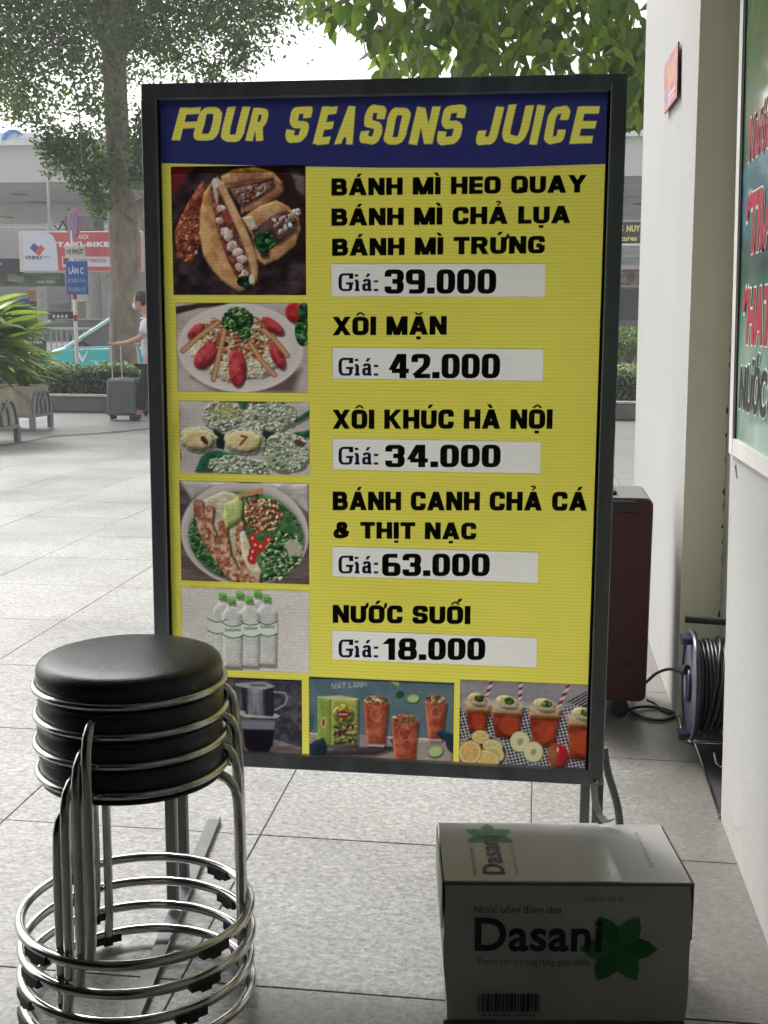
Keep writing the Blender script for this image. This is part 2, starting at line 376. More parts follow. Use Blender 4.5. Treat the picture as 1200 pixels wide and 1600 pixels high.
    def build(s, name, P, m, parent, gain=1.):
        """P(u,v) gives the world point of picture coordinate 0..1 (v down)"""
        a, b, c, d = P(0, 0), P(1, 0), P(0, 1), P(1, 1)
        u = (s.X/s.w)[..., None]; v = (s.Y/s.h)[..., None]
        V = (np.array(a)*(1-u)+np.array(b)*u)*(1-v)+(np.array(c)*(1-u)+np.array(d)*u)*v
        i = np.arange((s.ny+1)*(s.nx+1)).reshape(s.ny+1, s.nx+1)
        F = np.stack([i[1:, :-1], i[1:, 1:], i[:-1, 1:], i[:-1, :-1]], -1).reshape(-1, 4)
        o = mesh_np(name, V, F, m, parent)
        I = np.clip(s.I, 0, 1); lin = np.where(I <= .04045, I/12.92, ((I+.055)/1.055)**2.4)*gain
        ca = o.data.color_attributes.new('print', 'FLOAT_COLOR', 'POINT')
        ca.data.foreach_set('color', np.concatenate([np.clip(lin, 0, .9), np.ones(lin.shape[:2]+(1,))], -1).ravel())
        return o

# ------------------------------------------------------------------ materials
def floor_mat(name, tile):
    m = bpy.data.materials.new(name); m.use_nodes = True; t = m.node_tree; b = t.nodes['Principled BSDF']
    ge = N(t, 'NewGeometry'); oi = N(t, 'ObjectInfo')
    ad = N(t, 'VectorMath', operation='ADD'); L(t, ge.outputs['Position'], ad.inputs[0])
    if tile:
        sc = N(t, 'VectorMath', operation='SCALE'); sc.inputs[0].default_value = (37, 91, 53); L(t, oi.outputs['Random'], sc.inputs['Scale']); L(t, sc.outputs[0], ad.inputs[1])
    mp = N(t, 'Mapping'); mp.inputs['Scale'].default_value = (.75, 1, 1); L(t, ad.outputs[0], mp.inputs[0])
    n1 = N(t, 'TexNoise', Scale=95., Detail=3., Roughness=.6, Distortion=.6); L(t, mp.outputs[0], n1.inputs['Vector'])
    n2 = N(t, 'TexNoise', Scale=210., Detail=2.); L(t, ad.outputs[0], n2.inputs['Vector'])
    n3 = N(t, 'TexNoise', Scale=1.3, Detail=5., Roughness=.65); L(t, ge.outputs['Position'], n3.inputs['Vector'])
    c1 = ramp(t, n1.outputs[0], [(.33, (.22, .218, .21)), (.46, (.34, .34, .33)), (.55, (.43, .43, .415)), (.68, (.56, .55, .535))])
    c2 = ramp(t, n2.outputs[0], [(.36, (.62, .62, .62)), (.6, (1, 1, 1))])
    c = mixc(t, .6, c1, c2, 'MULTIPLY')
    c3 = ramp(t, n3.outputs[0], [(.3, (.52, .515, .505)), (.5, (.66, .66, .65)), (.68, (.76, .76, .76))])
    c = mixc(t, 1., c, c3, 'MULTIPLY')
    if tile:
        v = N(t, 'MapRange'); L(t, oi.outputs['Random'], v.inputs[0]); v.inputs[3].default_value = .9; v.inputs[4].default_value = 1.08
        cc = N(t, 'CombineXYZ'); [L(t, v.outputs[0], cc.inputs[i]) for i in range(3)]
        c = mixc(t, 1., c, cc.outputs[0], 'MULTIPLY')
    vg = N(t, 'TexVoronoi', Scale=3.4); L(t, ge.outputs['Position'], vg.inputs['Vector']); vc = N(t, 'SeparateXYZ'); L(t, vg.outputs['Color'], vc.inputs[0])
    g1 = N(t, 'Math', operation='LESS_THAN'); g1.inputs[1].default_value = .045; L(t, vg.outputs['Distance'], g1.inputs[0])
    g2 = N(t, 'Math', operation='GREATER_THAN'); g2.inputs[1].default_value = .72; L(t, vc.outputs[0], g2.inputs[0])
    g3 = N(t, 'Math', operation='MULTIPLY'); L(t, g1.outputs[0], g3.inputs[0]); L(t, g2.outputs[0], g3.inputs[1]); g4 = N(t, 'Math', operation='MULTIPLY'); L(t, g3.outputs[0], g4.inputs[0]); g4.inputs[1].default_value = .45
    c = mixc(t, g4.outputs[0], c, (.12, .115, .11))
    ns = N(t, 'TexNoise', Scale=2.7, Detail=9., Roughness=.72, Distortion=.8); L(t, ge.outputs['Position'], ns.inputs['Vector'])
    c = mixc(t, ramp(t, ns.outputs[0], [(.60, (0, 0, 0)), (.70, (.3, .3, .3))]), c, (.16, .15, .14))
    # darker brown towards the pillar and the wall, with a noisy edge
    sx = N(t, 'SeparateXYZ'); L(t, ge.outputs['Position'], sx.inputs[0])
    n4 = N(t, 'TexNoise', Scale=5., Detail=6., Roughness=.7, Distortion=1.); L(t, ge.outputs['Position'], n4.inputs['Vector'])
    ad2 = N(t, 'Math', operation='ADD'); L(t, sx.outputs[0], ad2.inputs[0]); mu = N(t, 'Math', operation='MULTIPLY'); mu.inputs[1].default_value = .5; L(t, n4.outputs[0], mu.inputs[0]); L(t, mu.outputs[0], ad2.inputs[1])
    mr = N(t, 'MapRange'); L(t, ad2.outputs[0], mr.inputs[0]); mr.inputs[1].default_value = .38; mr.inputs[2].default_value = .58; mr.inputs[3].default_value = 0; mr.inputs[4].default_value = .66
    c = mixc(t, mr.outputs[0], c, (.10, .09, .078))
    L(t, c, b.inputs['Base Color'])
    rr = N(t, 'MapRange'); L(t, n3.outputs[0], rr.inputs[0]); rr.inputs[3].default_value = .28; rr.inputs[4].default_value = .5
    L(t, rr.outputs[0], b.inputs['Roughness'])
    bp = N(t, 'Bump', Strength=.25, Distance=.002); L(t, n1.outputs[0], bp.inputs['Height']); L(t, bp.outputs[0], b.inputs['Normal'])
    return m
def plaster(name, col, dirt=(.25, .24, .2), amt=.35, streak=1.):
    m = bpy.data.materials.new(name); m.use_nodes = True; t = m.node_tree; b = t.nodes['Principled BSDF']
    ge = N(t, 'NewGeometry'); mp = N(t, 'Mapping'); mp.inputs['Scale'].default_value = (9, 9, .9); L(t, ge.outputs['Position'], mp.inputs[0])
    n1 = N(t, 'TexNoise', Scale=1.6*streak, Detail=8., Roughness=.65); L(t, mp.outputs[0], n1.inputs['Vector'])
    n2 = N(t, 'TexNoise', Scale=2.2, Detail=6.); L(t, ge.outputs['Position'], n2.inputs['Vector'])
    n3 = N(t, 'TexVoronoi', Scale=26.); L(t, ge.outputs['Position'], n3.inputs['Vector'])
    f1 = ramp(t, n1.outputs[0], [(.5, (0, 0, 0)), (.74, (amt,)*3)])
    c = mixc(t, f1, col, dirt)
    c = mixc(t, .5, c, ramp(t, n2.outputs[0], [(.3, (.88, .87, .84)), (.7, (1, 1, 1))]), 'MULTIPLY')
    sp = ramp(t, n3.outputs['Distance'], [(.0, (1, 1, 1)), (.045, (0, 0, 0))])
    n5 = N(t, 'TexNoise', Scale=3.1); L(t, ge.outputs['Position'], n5.inputs['Vector'])
    gate = ramp(t, n5.outputs[0], [(.56, (0, 0, 0)), (.62, (.6, .6, .6))])
    c = mixc(t, mixc(t, 1., sp, gate, 'MULTIPLY'), c, tuple(x*.4 for x in dirt))
    nd = N(t, 'TexNoise', Scale=3., Detail=5.); L(t, ge.outputs['Position'], nd.inputs['Vector']); va = N(t, 'VectorMath', operation='MULTIPLY_ADD'); L(t, nd.outputs['Color'], va.inputs[0]); va.inputs[1].default_value = (.5, .5, .5); L(t, ge.outputs['Position'], va.inputs[2])
    vk = N(t, 'TexVoronoi', Scale=1.1, feature='DISTANCE_TO_EDGE'); L(t, va.outputs[0], vk.inputs['Vector'])
    ck = ramp(t, vk.outputs['Distance'], [(.0, (.55, .55, .55)), (.004, (0, 0, 0))]); gk = ramp(t, n2.outputs[0], [(.5, (0, 0, 0)), (.58, (1, 1, 1))])
    c = mixc(t, mixc(t, 1., ck, gk, 'MULTIPLY'), c, tuple(x*.6 for x in dirt))
    sz_ = N(t, 'SeparateXYZ'); L(t, ge.outputs['Position'], sz_.inputs[0])
    n6 = N(t, 'TexNoise', Scale=7., Detail=8., Roughness=.7); L(t, ge.outputs['Position'], n6.inputs['Vector'])
    mz = N(t, 'MapRange'); L(t, sz_.outputs[2], mz.inputs[0]); mz.inputs[1].default_value = 0; mz.inputs[2].default_value = .3; mz.inputs[3].default_value = .62; mz.inputs[4].default_value = 0
    gz_ = N(t, 'Math', operation='MULTIPLY'); L(t, mz.outputs[0], gz_.inputs[0]); L(t, ramp(t, n6.outputs[0], [(.42, (0, 0, 0)), (.6, (1, 1, 1))]), gz_.inputs[1])
    c = mixc(t, gz_.outputs[0], c, dirt)
    L(t, c, b.inputs['Base Color']); b.inputs['Roughness'].default_value = .75
    n4 = N(t, 'TexNoise', Scale=45., Detail=6.); L(t, ge.outputs['Position'], n4.inputs['Vector'])
    bp = N(t, 'Bump', Strength=.25, Distance=.004); L(t, n4.outputs[0], bp.inputs['Height']); L(t, bp.outputs[0], b.inputs['Normal'])
    return m
def leaf_mat(name, lo, hi, trans=.35, rough=.4):
    m = bpy.data.materials.new(name); m.use_nodes = True; t = m.node_tree; b = t.nodes['Principled BSDF']
    ge = N(t, 'NewGeometry'); oi = N(t, 'ObjectInfo')
    s = N(t, 'Math', operation='ADD'); L(t, ge.outputs['Random Per Island'], s.inputs[0]); L(t, oi.outputs['Random'], s.inputs[1])
    fr = N(t, 'Math', operation='FRACT'); L(t, s.outputs[0], fr.inputs[0])
    mid = tuple((a+c)/2 for a, c in zip(lo, hi))
    c = ramp(t, fr.outputs[0], [(0, lo), (.6, mid), (1, hi)])
    n = N(t, 'TexNoise', Scale=2.4, Detail=4.); L(t, ge.outputs['Position'], n.inputs['Vector'])
    c = mixc(t, 1., c, ramp(t, n.outputs[0], [(.36, (.62, .68, .62)), (.64, (1.35, 1.3, 1.05))]), 'MULTIPLY')
    L(t, c, b.inputs['Base Color']); b.inputs['Roughness'].default_value = rough
    tr = N(t, 'BsdfTranslucent'); tc2 = mixc(t, 1., c, (1.9, 2.1, .8), 'MULTIPLY'); L(t, tc2, tr.inputs[0])
    mx = N(t, 'MixShader'); mx.inputs[0].default_value = trans; L(t, b.outputs[0], mx.inputs[1]); L(t, tr.outputs[0], mx.inputs[2])
    L(t, mx.outputs[0], t.nodes['Material Output'].inputs[0]); return m
def sheet_mat(name, col=None, attr=False, trans=.5, lines=.22):
    """thin fluted plastic sheet that lets daylight through; colour is the print on it"""
    m = bpy.data.materials.new(name); m.use_nodes = True; t = m.node_tree; b = t.nodes['Principled BSDF']
    if attr:
        a = N(t, 'Attribute'); a.attribute_name = 'print'; c = a.outputs['Color']
    else:
        ge0 = N(t, 'NewGeometry'); n0 = N(t, 'TexNoise', Scale=4., Detail=5.); L(t, ge0.outputs['Position'], n0.inputs['Vector'])
        c = mixc(t, 1., col, ramp(t, n0.outputs[0], [(.3, (.93, .93, .93)), (.7, (1.03, 1.03, 1.03))]), 'MULTIPLY')
    ge = N(t, 'NewGeometry'); sx = N(t, 'SeparateXYZ'); L(t, ge.outputs['Position'], sx.inputs[0])
    wv = N(t, 'Math', operation='MULTIPLY'); wv.inputs[1].default_value = 2*PI/.0062; L(t, sx.outputs[2], wv.inputs[0])
    sn = N(t, 'Math', operation='SINE'); L(t, wv.outputs[0], sn.inputs[0])
    f = N(t, 'MapRange'); L(t, sn.outputs[0], f.inputs[0]); f.inputs[1].default_value = .35; f.inputs[2].default_value = 1; f.inputs[3].default_value = 1; f.inputs[4].default_value = 1-lines
    cc = N(t, 'CombineXYZ'); [L(t, f.outputs[0], cc.inputs[i]) for i in range(3)]
    ct = mixc(t, 1., c, cc.outputs[0], 'MULTIPLY')
    L(t, c, b.inputs['Base Color']); b.inputs['Roughness'].default_value = .45; b.inputs['Specular IOR Level'].default_value = .3
    bp = N(t, 'Bump', Strength=.25, Distance=.001); L(t, sn.outputs[0], bp.inputs['Height']); L(t, bp.outputs[0], b.inputs['Normal'])
    tr = N(t, 'BsdfTranslucent'); L(t, ct, tr.inputs[0])
    mx = N(t, 'MixShader'); mx.inputs[0].default_value = trans; L(t, b.outputs[0], mx.inputs[1]); L(t, tr.outputs[0], mx.inputs[2])
    L(t, mx.outputs[0], t.nodes['Material Output'].inputs[0]); return m
def print_mat(name, rough=.5, coat=0.):
    m = bpy.data.materials.new(name); m.use_nodes = True; t = m.node_tree; b = t.nodes['Principled BSDF']
    a = N(t, 'Attribute'); a.attribute_name = 'print'; L(t, a.outputs['Color'], b.inputs['Base Color'])
    b.inputs['Roughness'].default_value = rough; b.inputs['Coat Weight'].default_value = coat; b.inputs['Coat Roughness'].default_value = .04; return m
def flat(name, col, rough=.5, **k): return mat(name, col, rough, var=.05, **k)

M = {}
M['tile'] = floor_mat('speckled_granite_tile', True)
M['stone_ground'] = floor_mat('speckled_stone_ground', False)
M['joint'] = mat('dark_joint', (.17, .165, .15), .9)
M['white_plaster'] = plaster('white_plaster', (.40, .40, .398), (.34, .33, .29), .22)
M['wall_plaster'] = plaster('wall_plaster', (.43, .432, .43), (.38, .36, .32), .15)
M['shade_tint_plaster'] = plaster('shade_tint_plaster', (.72, .72, .61), (.45, .44, .36), .2)  # white pillar's shaded front: olive shade tint put into the colour
M['dark_plaster'] = plaster('shade_dark_plaster', (.34, .34, .29), (.05, .05, .04), .8)  # recess shade put into a darker olive, with black marks in the noise
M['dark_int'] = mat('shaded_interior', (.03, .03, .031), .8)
M['ceil'] = mat('ceiling_paint', (.22, .22, .21), .8)
M['frame'] = mat('brushed_grey_metal', (.36, .39, .44), .42, .15, var=.25, vscale=25, stretch=(1, 1, .1))
M['frame_l'] = mat('light_grey_metal', (.34, .355, .36), .4, .25, var=.2, vscale=25, stretch=(1, 1, .1))
M['leg_metal'] = mat('dark_leg_metal', (.10, .11, .11), .4, .4, var=.2, vscale=25, stretch=(1, 1, .1))
M['steel'] = mat('stainless_steel', (.58, .575, .56), .17, 1., var=.15, vscale=40)
M['vinyl'] = mat('black_vinyl', (.012, .018, .032), .30, var=.3, vscale=30, bump=.12, bscale=350)
M['rubber'] = mat('black_rubber', (.015, .016, .018), .6)
M['black_pl'] = mat('black_plastic', (.015, .015, .016), .4)
M['carton'] = mat('white_carton', (.50, .495, .48), .7, var=.08, vscale=6, bump=.1, bscale=30)
M['carton_in'] = mat('carton_edge', (.16, .14, .12), .8)
M['ink_navy'] = flat('navy_ink', (.012, .016, .035))
M['ink_green'] = flat('green_ink', (.015, .16, .035))
M['ink_teal'] = flat('teal_ink', (.03, .10, .085))
M['ink_green2'] = flat('lighter_green_ink', (.03, .22, .06))
M['ink_grey'] = flat('grey_ink', (.12, .12, .12))
M['yellow'] = sheet_mat('yellow_sheet', (.80, .75, .115))
M['navy'] = sheet_mat('navy_sheet', (.028, .035, .14), lines=.1)
M['white_sheet'] = sheet_mat('white_sheet', (.86, .86, .82), lines=.1)
M['pale_yellow'] = sheet_mat('pale_yellow_sheet', (.74, .66, .16))
M['sheet_ink'] = sheet_mat('black_print', (.008, .010, .008), trans=.3)
M['sheet_violet'] = sheet_mat('violet_print', (.03, .018, .11), trans=.3)
M['sheet_pic'] = sheet_mat('picture_print', attr=True, lines=.18)
M['print'] = print_mat('picture_paper', .5)
M['print_gloss'] = print_mat('picture_under_glass', .35, .9)

# ------------------------------------------------------------------ ground
mb = MB()
X0, X1 = -700, 700
mb.add([(X0, -60, -.006), (X1, -60, -.006), (X1, 16.3, -.006), (X0, 16.3, -.006)], [(0, 1, 2, 3)])
mb.add([(X0, 16.3, -.006), (X1, 16.3, -.006), (X1, 16.3, -.2), (X0, 16.3, -.2)], [(0, 3, 2, 1)])
mb.add([(X0, 16.3, -.2), (X1, 16.3, -.2), (X1, 1600, -.2), (X0, 1600, -.2)], [(0, 1, 2, 3)], 1)
M['asphalt'] = mat('concrete_road', (.28, .28, .27), .8, var=.2, vscale=30)
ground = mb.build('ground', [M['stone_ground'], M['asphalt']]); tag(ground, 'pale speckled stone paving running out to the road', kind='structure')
def in_view(x, y):
    d = Vector((x, y, 0))-CAM; z = d.dot(fw)
    if z < .3: return False
    return -60 < 600+FPX*d.dot(rt)/z < 1260 and 300 < 800-FPX*d.dot(upv)/z < 1700
T = .6; x0t, y0t = .012, 1.845
tb = MB(); g = .0013; tb.box((0, 0, -.006), (T-2*g, T-2*g, .012), b=.0012)
tile0 = None; ntile = 0
for j in range(-2, 17):
    for i in range(-16, 3):
        cx, cy = x0t+(i+.5)*T, y0t+(j+.5)*T
        if not any(in_view(cx+a*T/2, cy+b*T/2) for a in (-1, 0, 1) for b in (-1, 0, 1)): continue
        if tile0 is None:
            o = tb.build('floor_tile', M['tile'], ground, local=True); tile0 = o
        else:
            o = tile0.copy(); COL.objects.link(o)
        o.parent = ground; o.location = (cx, cy, random.uniform(-.0006, .0004)); o.rotation_euler = (random.uniform(-.0006, .0006), random.uniform(-.0006, .0006), 0); ntile += 1
print('tiles', ntile)
jb = MB(); jb.box((-3.5, 6.345, -.0045), (14, 11.39, .001)); tag(jb.build('joint_bed', M['joint'], ground), None)
# drainage seam across the far paving
mb = MB(); pts = [(0, 697), (45, 690), (80, 682), (150, 678), (235, 669)]
q = [gnd(*p) for p in pts]
for a, b in zip(q[:-1], q[1:]):
    d = (b-a).normalized(); n = Vector((-d.y, d.x, 0))*.035
    mb.add([a+n+Vector((0, 0, .004)), a-n+Vector((0, 0, .004)), b-n+Vector((0, 0, .004)), b+n+Vector((0, 0, .004))], [(0, 1, 2, 3)])
tag(mb.build('drain_channel', mat('seam_grime', (.12, .12, .11), .9)), 'dark seam crossing the paving in front of the planters', kind='structure')

# ------------------------------------------------------------------ shelter we stand under
mb = MB(); mb.box((0, -.8, 3.75), (9, 9.8, .3)); o = mb.build('shelter_ceiling', M['ceil']); tag(o, 'grey ceiling over the stall', kind='structure')
mb = MB(); mb.box((0, -3.4, 1.8), (9, .2, 3.6)); tag(mb.build('back_wall', M['dark_int']), 'dark wall behind the stall', 'wall')
mb = MB(); mb.box((-2.4, -.85, 1.8), (.2, 4.9, 3.6)); tag(mb.build('side_blocker', M['dark_int']), 'unseen dark wall added at left to shade the carton', 'wall')  # added out of view to keep the carton front dark
# near wall (its far edge leans very slightly)
def wedge_y(z): return 2.68+.150*z
mb = MB(); yl = -3.2; h = 3.59; x2 = .95
vs = [(.447, yl, 0), (.447, wedge_y(0), 0), (x2, wedge_y(0), 0), (x2, yl, 0), (.447, yl, h), (.447, wedge_y(h), h), (x2, wedge_y(h), h), (x2, yl, h)]
mb.add(vs, [(0, 1, 5, 4), (1, 2, 6, 5), (2, 3, 7, 6), (3, 0, 4, 7), (4, 5, 6, 7), (0, 3, 2, 1)])
nw = mb.build('near_wall', M['wall_plaster']); tag(nw, 'pale plastered wall on the right carrying the green poster case', 'wall')
# pillar
pz = 3.59; lean = .012
mb = MB(); xa, ya, yb, xb = .42, 3.385, 5.12, .553
PXR = at(1057, 1120, 3.385).x; PXT = at(1095, 0, 3.385).x; PZT = at(1095, 0, 3.385).z
def lx(x, z): return PXR+(PXT-PXR)*z/PZT
vs = [(lx(xa, 0), ya, 0), (xb, ya, 0), (xb, yb, 0), (lx(xa, 0), yb, 0), (lx(xa, pz), ya, pz), (xb, ya, pz), (xb, yb, pz), (lx(xa, pz), yb, pz)]
mb.add(vs, [(3, 0, 4, 7)], 0); mb.add(vs, [(0, 1, 5, 4)], 1); mb.add(vs, [(1, 2, 6, 5), (2, 3, 7, 6), (4, 5, 6, 7)], 0)
pl = mb.build('pillar', [M['white_plaster'], M['shade_tint_plaster']]); tag(pl, 'white painted pillar with an olive shade-tinted front behind the cable reel', 'pillar')
# return wall of the recess, with its ragged plaster edge
mb = MB(); XR = at(1125, 950, 3.384).x; XT = at(1163, 0, 3.384).x; ZT = at(1163, 0, 3.384).z; ZR = at(1125, 950, 3.384).z
def xr(z): return XR+(XT-XR)*(z-ZR)/(ZT-ZR)
vs = [(xr(z), y, z) for z in (.001, 3.59) for y in (2.70, 3.383)]+[(.94, y, z) for z in (.001, 3.59) for y in (2.70, 3.383)]
mb.add(vs, [(0, 1, 3, 2), (4, 6, 7, 5), (0, 4, 5, 1), (2, 3, 7, 6), (0, 2, 6, 4), (1, 5, 7, 3)]); rw = mb.build('recess_wall', M['dark_plaster']); tag(rw, 'narrow olive strip of wall with painted-in shade between pillar and near wall', 'wall')
mb = MB()
for k in range(60):
    z = k*.055+random.uniform(0, .04)+.05; hgt = random.uniform(.01, .05)
    wd = random.choice([0.0008, .0015, .0022, .003, .006])
    mb.add([(xr(z), 3.384, z), (xr(z)-wd, 3.3835, z+hgt*.4), (xr(z)-wd*.6, 3.3835, z+hgt*.8), (xr(z), 3.384, z+hgt)], [(0, 1, 2, 3)])
mb.build('chipped_edge', M['dark_int'], pl)

# poster case on near wall
case = thing('poster_case', (.447, 2.0, .84), 'white framed glazed case with green drinks poster on the right wall', 'poster case')
zb, zt = .842, 2.6
def fy(z): return 2.775+.150*(z-.84)
mb = MB(); t_ = .030
def slat(mb, p0, p1, p2, p3, d0, d1, mi=0):
    vs = [(d0, *p) for p in (p0, p1, p2, p3)]+[(d1, *p) for p in (p0, p1, p2, p3)]
    mb.add(vs, [(0, 1, 2, 3), (7, 6, 5, 4), (0, 4, 5, 1), (1, 5, 6, 2), (2, 6, 7, 3), (3, 7, 4, 0)], mi)
M['white_frame'] = mat('white_aluminium', (.72, .72, .70), .35, var=.08)
slat(mb, (fy(zb), zb), (fy(zt), zt), (fy(zt)-.045, zt), (fy(zb)-.045, zb), .4465, .438)
mb.build('frame_stile', M['white_frame'], case)
mb = MB(); slat(mb, (fy(zb)-.0455, zb), (fy(zb)-.0455, zb+.036), (1.0, zb+.036), (1.0, zb), .4465, .4385)
mb.build('frame_rail', M['white_frame'], case)
mb = MB(); slat(mb, (fy(zb)-.046, zb+.0365), (fy(zt)-.046, zt), (fy(zt)-.054, zt), (fy(zb)-.054, zb+.0365), .4465, .441)
mb.build('gasket', M['rubber'], case)
a = Art(300, 340, (30, 95, 80), 3)
a.tex(np.ones_like(a.X), (22, 82, 66), (48, 120, 96), 22, 3, 2.5, .5)
a.tex(a.ell(60, 90, 70, 60, 0, 30), (120, 120, 60), (60, 110, 60), 14, 5)
a.tex(a.ell(80, 180, 120, 35, 0, 16), (25, 100, 130), (60, 150, 160), 10, 6)
a.put(a.ell(90, 300, 130, 60, 0, 40), (175, 205, 190), .8)
a.put(a.line([(10, 340), (40, 250), (60, 340), (90, 240), (120, 340)], 4, 3), (200, 225, 210), .5)
def PW(u, v):
    z = 1.95-(1.95-(zb+.037))*v; y = fy(zb)-.056-1.25*u; return Vector((.4445, y+.15*(z-.84), z))
a.build('poster', PW, M['print_gloss'], case)
# poster above the part in view
mb = MB(); slat(mb, (fy(1.951)-.056, 1.951), (fy(zt)-.056, zt), (1.0, zt), (1.0, 1.951), .446, .4445); mb.build('poster_top', flat('green_poster', (.02, .12, .08), .3, coat=.8), case)
M['p_red'] = flat('poster_red', (.42, .012, .03)); M['p_white'] = flat('poster_white', (.75, .77, .74)); M['p_black'] = flat('poster_black', (.012, .012, .012)); M['p_yel'] = flat('poster_yellow', (.65, .4, .05))
Uw, Ww = (0, -1, 0), (0, 0, 1)
for body, yy, zz, wd, cp, c, off in (('Nước', 2.745, 1.475, .25, .10, 'p_red', .03), ('“TRÀ', 2.735, 1.275, .33, .135, 'p_red', .05), ('“HAT', 2.715, 1.085, .34, .125, 'p_red', .05), ('NƯỚC', 2.70, .945, .32, .10, 'p_black', .04)):
    letter(body, (.4440, yy, zz), Uw, Ww, wd, cp, M['p_white'], case, offset=off+.045, lift=.0008)
    letter(body, (.4432, yy-.004, zz+.004), Uw, Ww, wd-.01, cp-.008, M[c], case, offset=off, lift=.0012)
# torn tape mark on the wall below the case
mb = MB(); mb.add([(.4462, 2.735, .815), (.4462, 2.715, .822), (.4462, 2.70, .800), (.4462, 2.683, .795), (.4462, 2.70, .792)], [(0, 1, 2, 3, 4)]); mb.build('tape_scrap', M['rubber'], nw)

# door tag on pillar side
st = thing('pillar_sticker', (.40, 3.8, 1.9), 'small red and pink notice plate on the left face of the white pillar', 'notice plate')
p = [atx(1040, 105, .398), atx(1062, 65, .398), atx(1060, 151, .398), atx(1040, 178, .398)]
mb = MB(); vs = [(v.x, v.y, v.z) for v in p]+[(v.x-.004, v.y, v.z) for v in p]
mb.add(vs, [(0, 1, 2, 3), (7, 6, 5, 4), (0, 4, 5, 1), (1, 5, 6, 2), (2, 6, 7, 3), (3, 7, 4, 0)]); mb.build('plate', flat('dark_red_edge', (.10, .012, .02)), st)
a = Art(60, 60, (180, 125, 130), 1.5); a.tex(np.ones_like(a.X), (172, 112, 118), (190, 145, 146), 12, 4)
a.put(a.poly([(14, 8), (44, 8), (40, 34), (18, 34)], 3), (185, 150, 115)); a.put(a.ell(14, 44, 8, 8), (110, 140, 190)); a.put(a.line([(22, 46), (50, 46)], 3), (225, 190, 190)); a.put(a.line([(22, 52), (46, 52)], 2), (225, 190, 190))
def PS(u, v):
    A = (p[0]*(1-u)+p[1]*u)*(1-v)+(p[3]*(1-u)+p[2]*u)*v; return Vector((A.x-.0048, A.y, A.z))
a.build('printed_face', PS, M['print'], st)

# black mat and its metal edging by the recess
mb = MB(); e = [gnd(1062, 1112), gnd(1083, 1166), gnd(1129, 1282)]
mb.add([(e[0].x+.004, e[0].y, .006), (e[1].x+.004, e[1].y, .006), (e[2].x-.004, e[2].y, .006), (.447, 2.683, .006), (.553, 2.69, .006), (.553, 3.37, .006), (.44, 3.37, .006)], [(0, 1, 2, 3, 4, 5, 6)])
tag(mb.build('floor_mat', M['rubber']), 'black sheet on the floor under the cable reel', 'mat')
mb = MB(); mb.tube([e[1]+Vector((.004, -.01, .008)), (e[1]+e[2])/2+Vector((0, 0, .008)), e[2]+Vector((-.006, .01, .008))], .004, 8)
tag(mb.build('edge_trim', M['steel']), 'thin metal edging strip along the black sheet by the wall', 'trim strip')
exec_after = []

# ------------------------------------------------------------------ menu board
SY = 2.055
sign = thing('menu_board', (-.27, SY+.06, 0), 'yellow and navy menu board in a grey metal frame on legs', 'menu board')
def RC(x0, y0, x1, y1):
    return SP(x0, (y0+y1)/2).x, SP((x0+x1)/2, y1).z, SP(x1, (y0+y1)/2).x, SP((x0+x1)/2, y0).z
def SP(px, py, dy=0): 
    v = at(px, py, SY); return Vector((v.x, SY-dy, v.z))
sxl, sxr, szb, szt = -.685, .1335, .316, 1.530
bw = .026; dp = .032
for nm, c, d in (('frame_rail', ((sxl+sxr)/2, SY+dp/2-.014, szt-bw/2), (sxr-sxl, dp, bw)), ('frame_rail', ((sxl+sxr)/2, SY+dp/2-.014, szb+bw/2), (sxr-sxl-.002, dp, bw))):
    mb = MB(); mb.box(c, d, b=.0015); mb.build(nm, M['frame'], sign)
for k, x in enumerate((sxl+bw/2, sxr-bw/2)):
    mb = MB(); mb.box((x, SY+dp/2-.015, (szb+szt)/2), (bw, dp+.003, szt-szb-2*bw if k == 0 else szt-szb-bw-.001), b=.0015); mb.build('frame_stile', M['frame_l'] if k else M['frame'], sign)
# corner of right stile runs over the bottom rail and carries a screw
mb = MB(); s0 = SP(936, 1222, .02); mb.lathe((sxr-.013, SY-.0155, szb+.008), [(.0001, -.004), (.004, -.004), (.0055, 0)], 12, axis='Y'); mb.build('screw', M['steel'], sign)
# posts, rear posts, feet
legs = [(-.672, SY+.018, 'F'), (.128, SY+.034, 'F'), (-.682, SY+.125, 'B'), (.110, SY+.13, 'B')]
for x, y, k in legs:
    mb = MB(); top = szb-.001 if k == 'F' else 1.0
    if k == 'F' : mb.box((x, y, (szb+.014)/2), (.019, .019, szb-.016), b=.0012)
    else: mb.box((x, y, (top+.014)/2), (.018, .018, top-.014), b=.0012)
    mb.build('leg', M['leg_metal'], sign)
for x in (-.677, .119):
    mb = MB(); mb.box((x, SY+.07, .99), (.010, .11, .02)); mb.build('brace', M['frame'], sign)
def footbar(p0, p1):
    d = (p1-p0); Ln = d.length; c = (p0+p1)/2; rz = math.atan2(d.y, d.x)
    mb = MB(); mb.box((c.x, c.y, .0045), (Ln, .030, .005), rz); 
    n = Vector((-math.sin(rz), math.cos(rz), 0)); c2 = c-n*.0135
    mb.box((c2.x, c2.y, .0105), (Ln-.004, .003, .007), rz); return mb
footbar(Vector((-.628, 1.70, 0)), Vector((-.708, 2.50, 0))).build('foot_bar', M['leg_metal'], sign)
footbar(Vector((.118, 2.07, 0)), Vector((.112, 2.52, 0))).build('foot_bar', M['leg_metal'], sign)
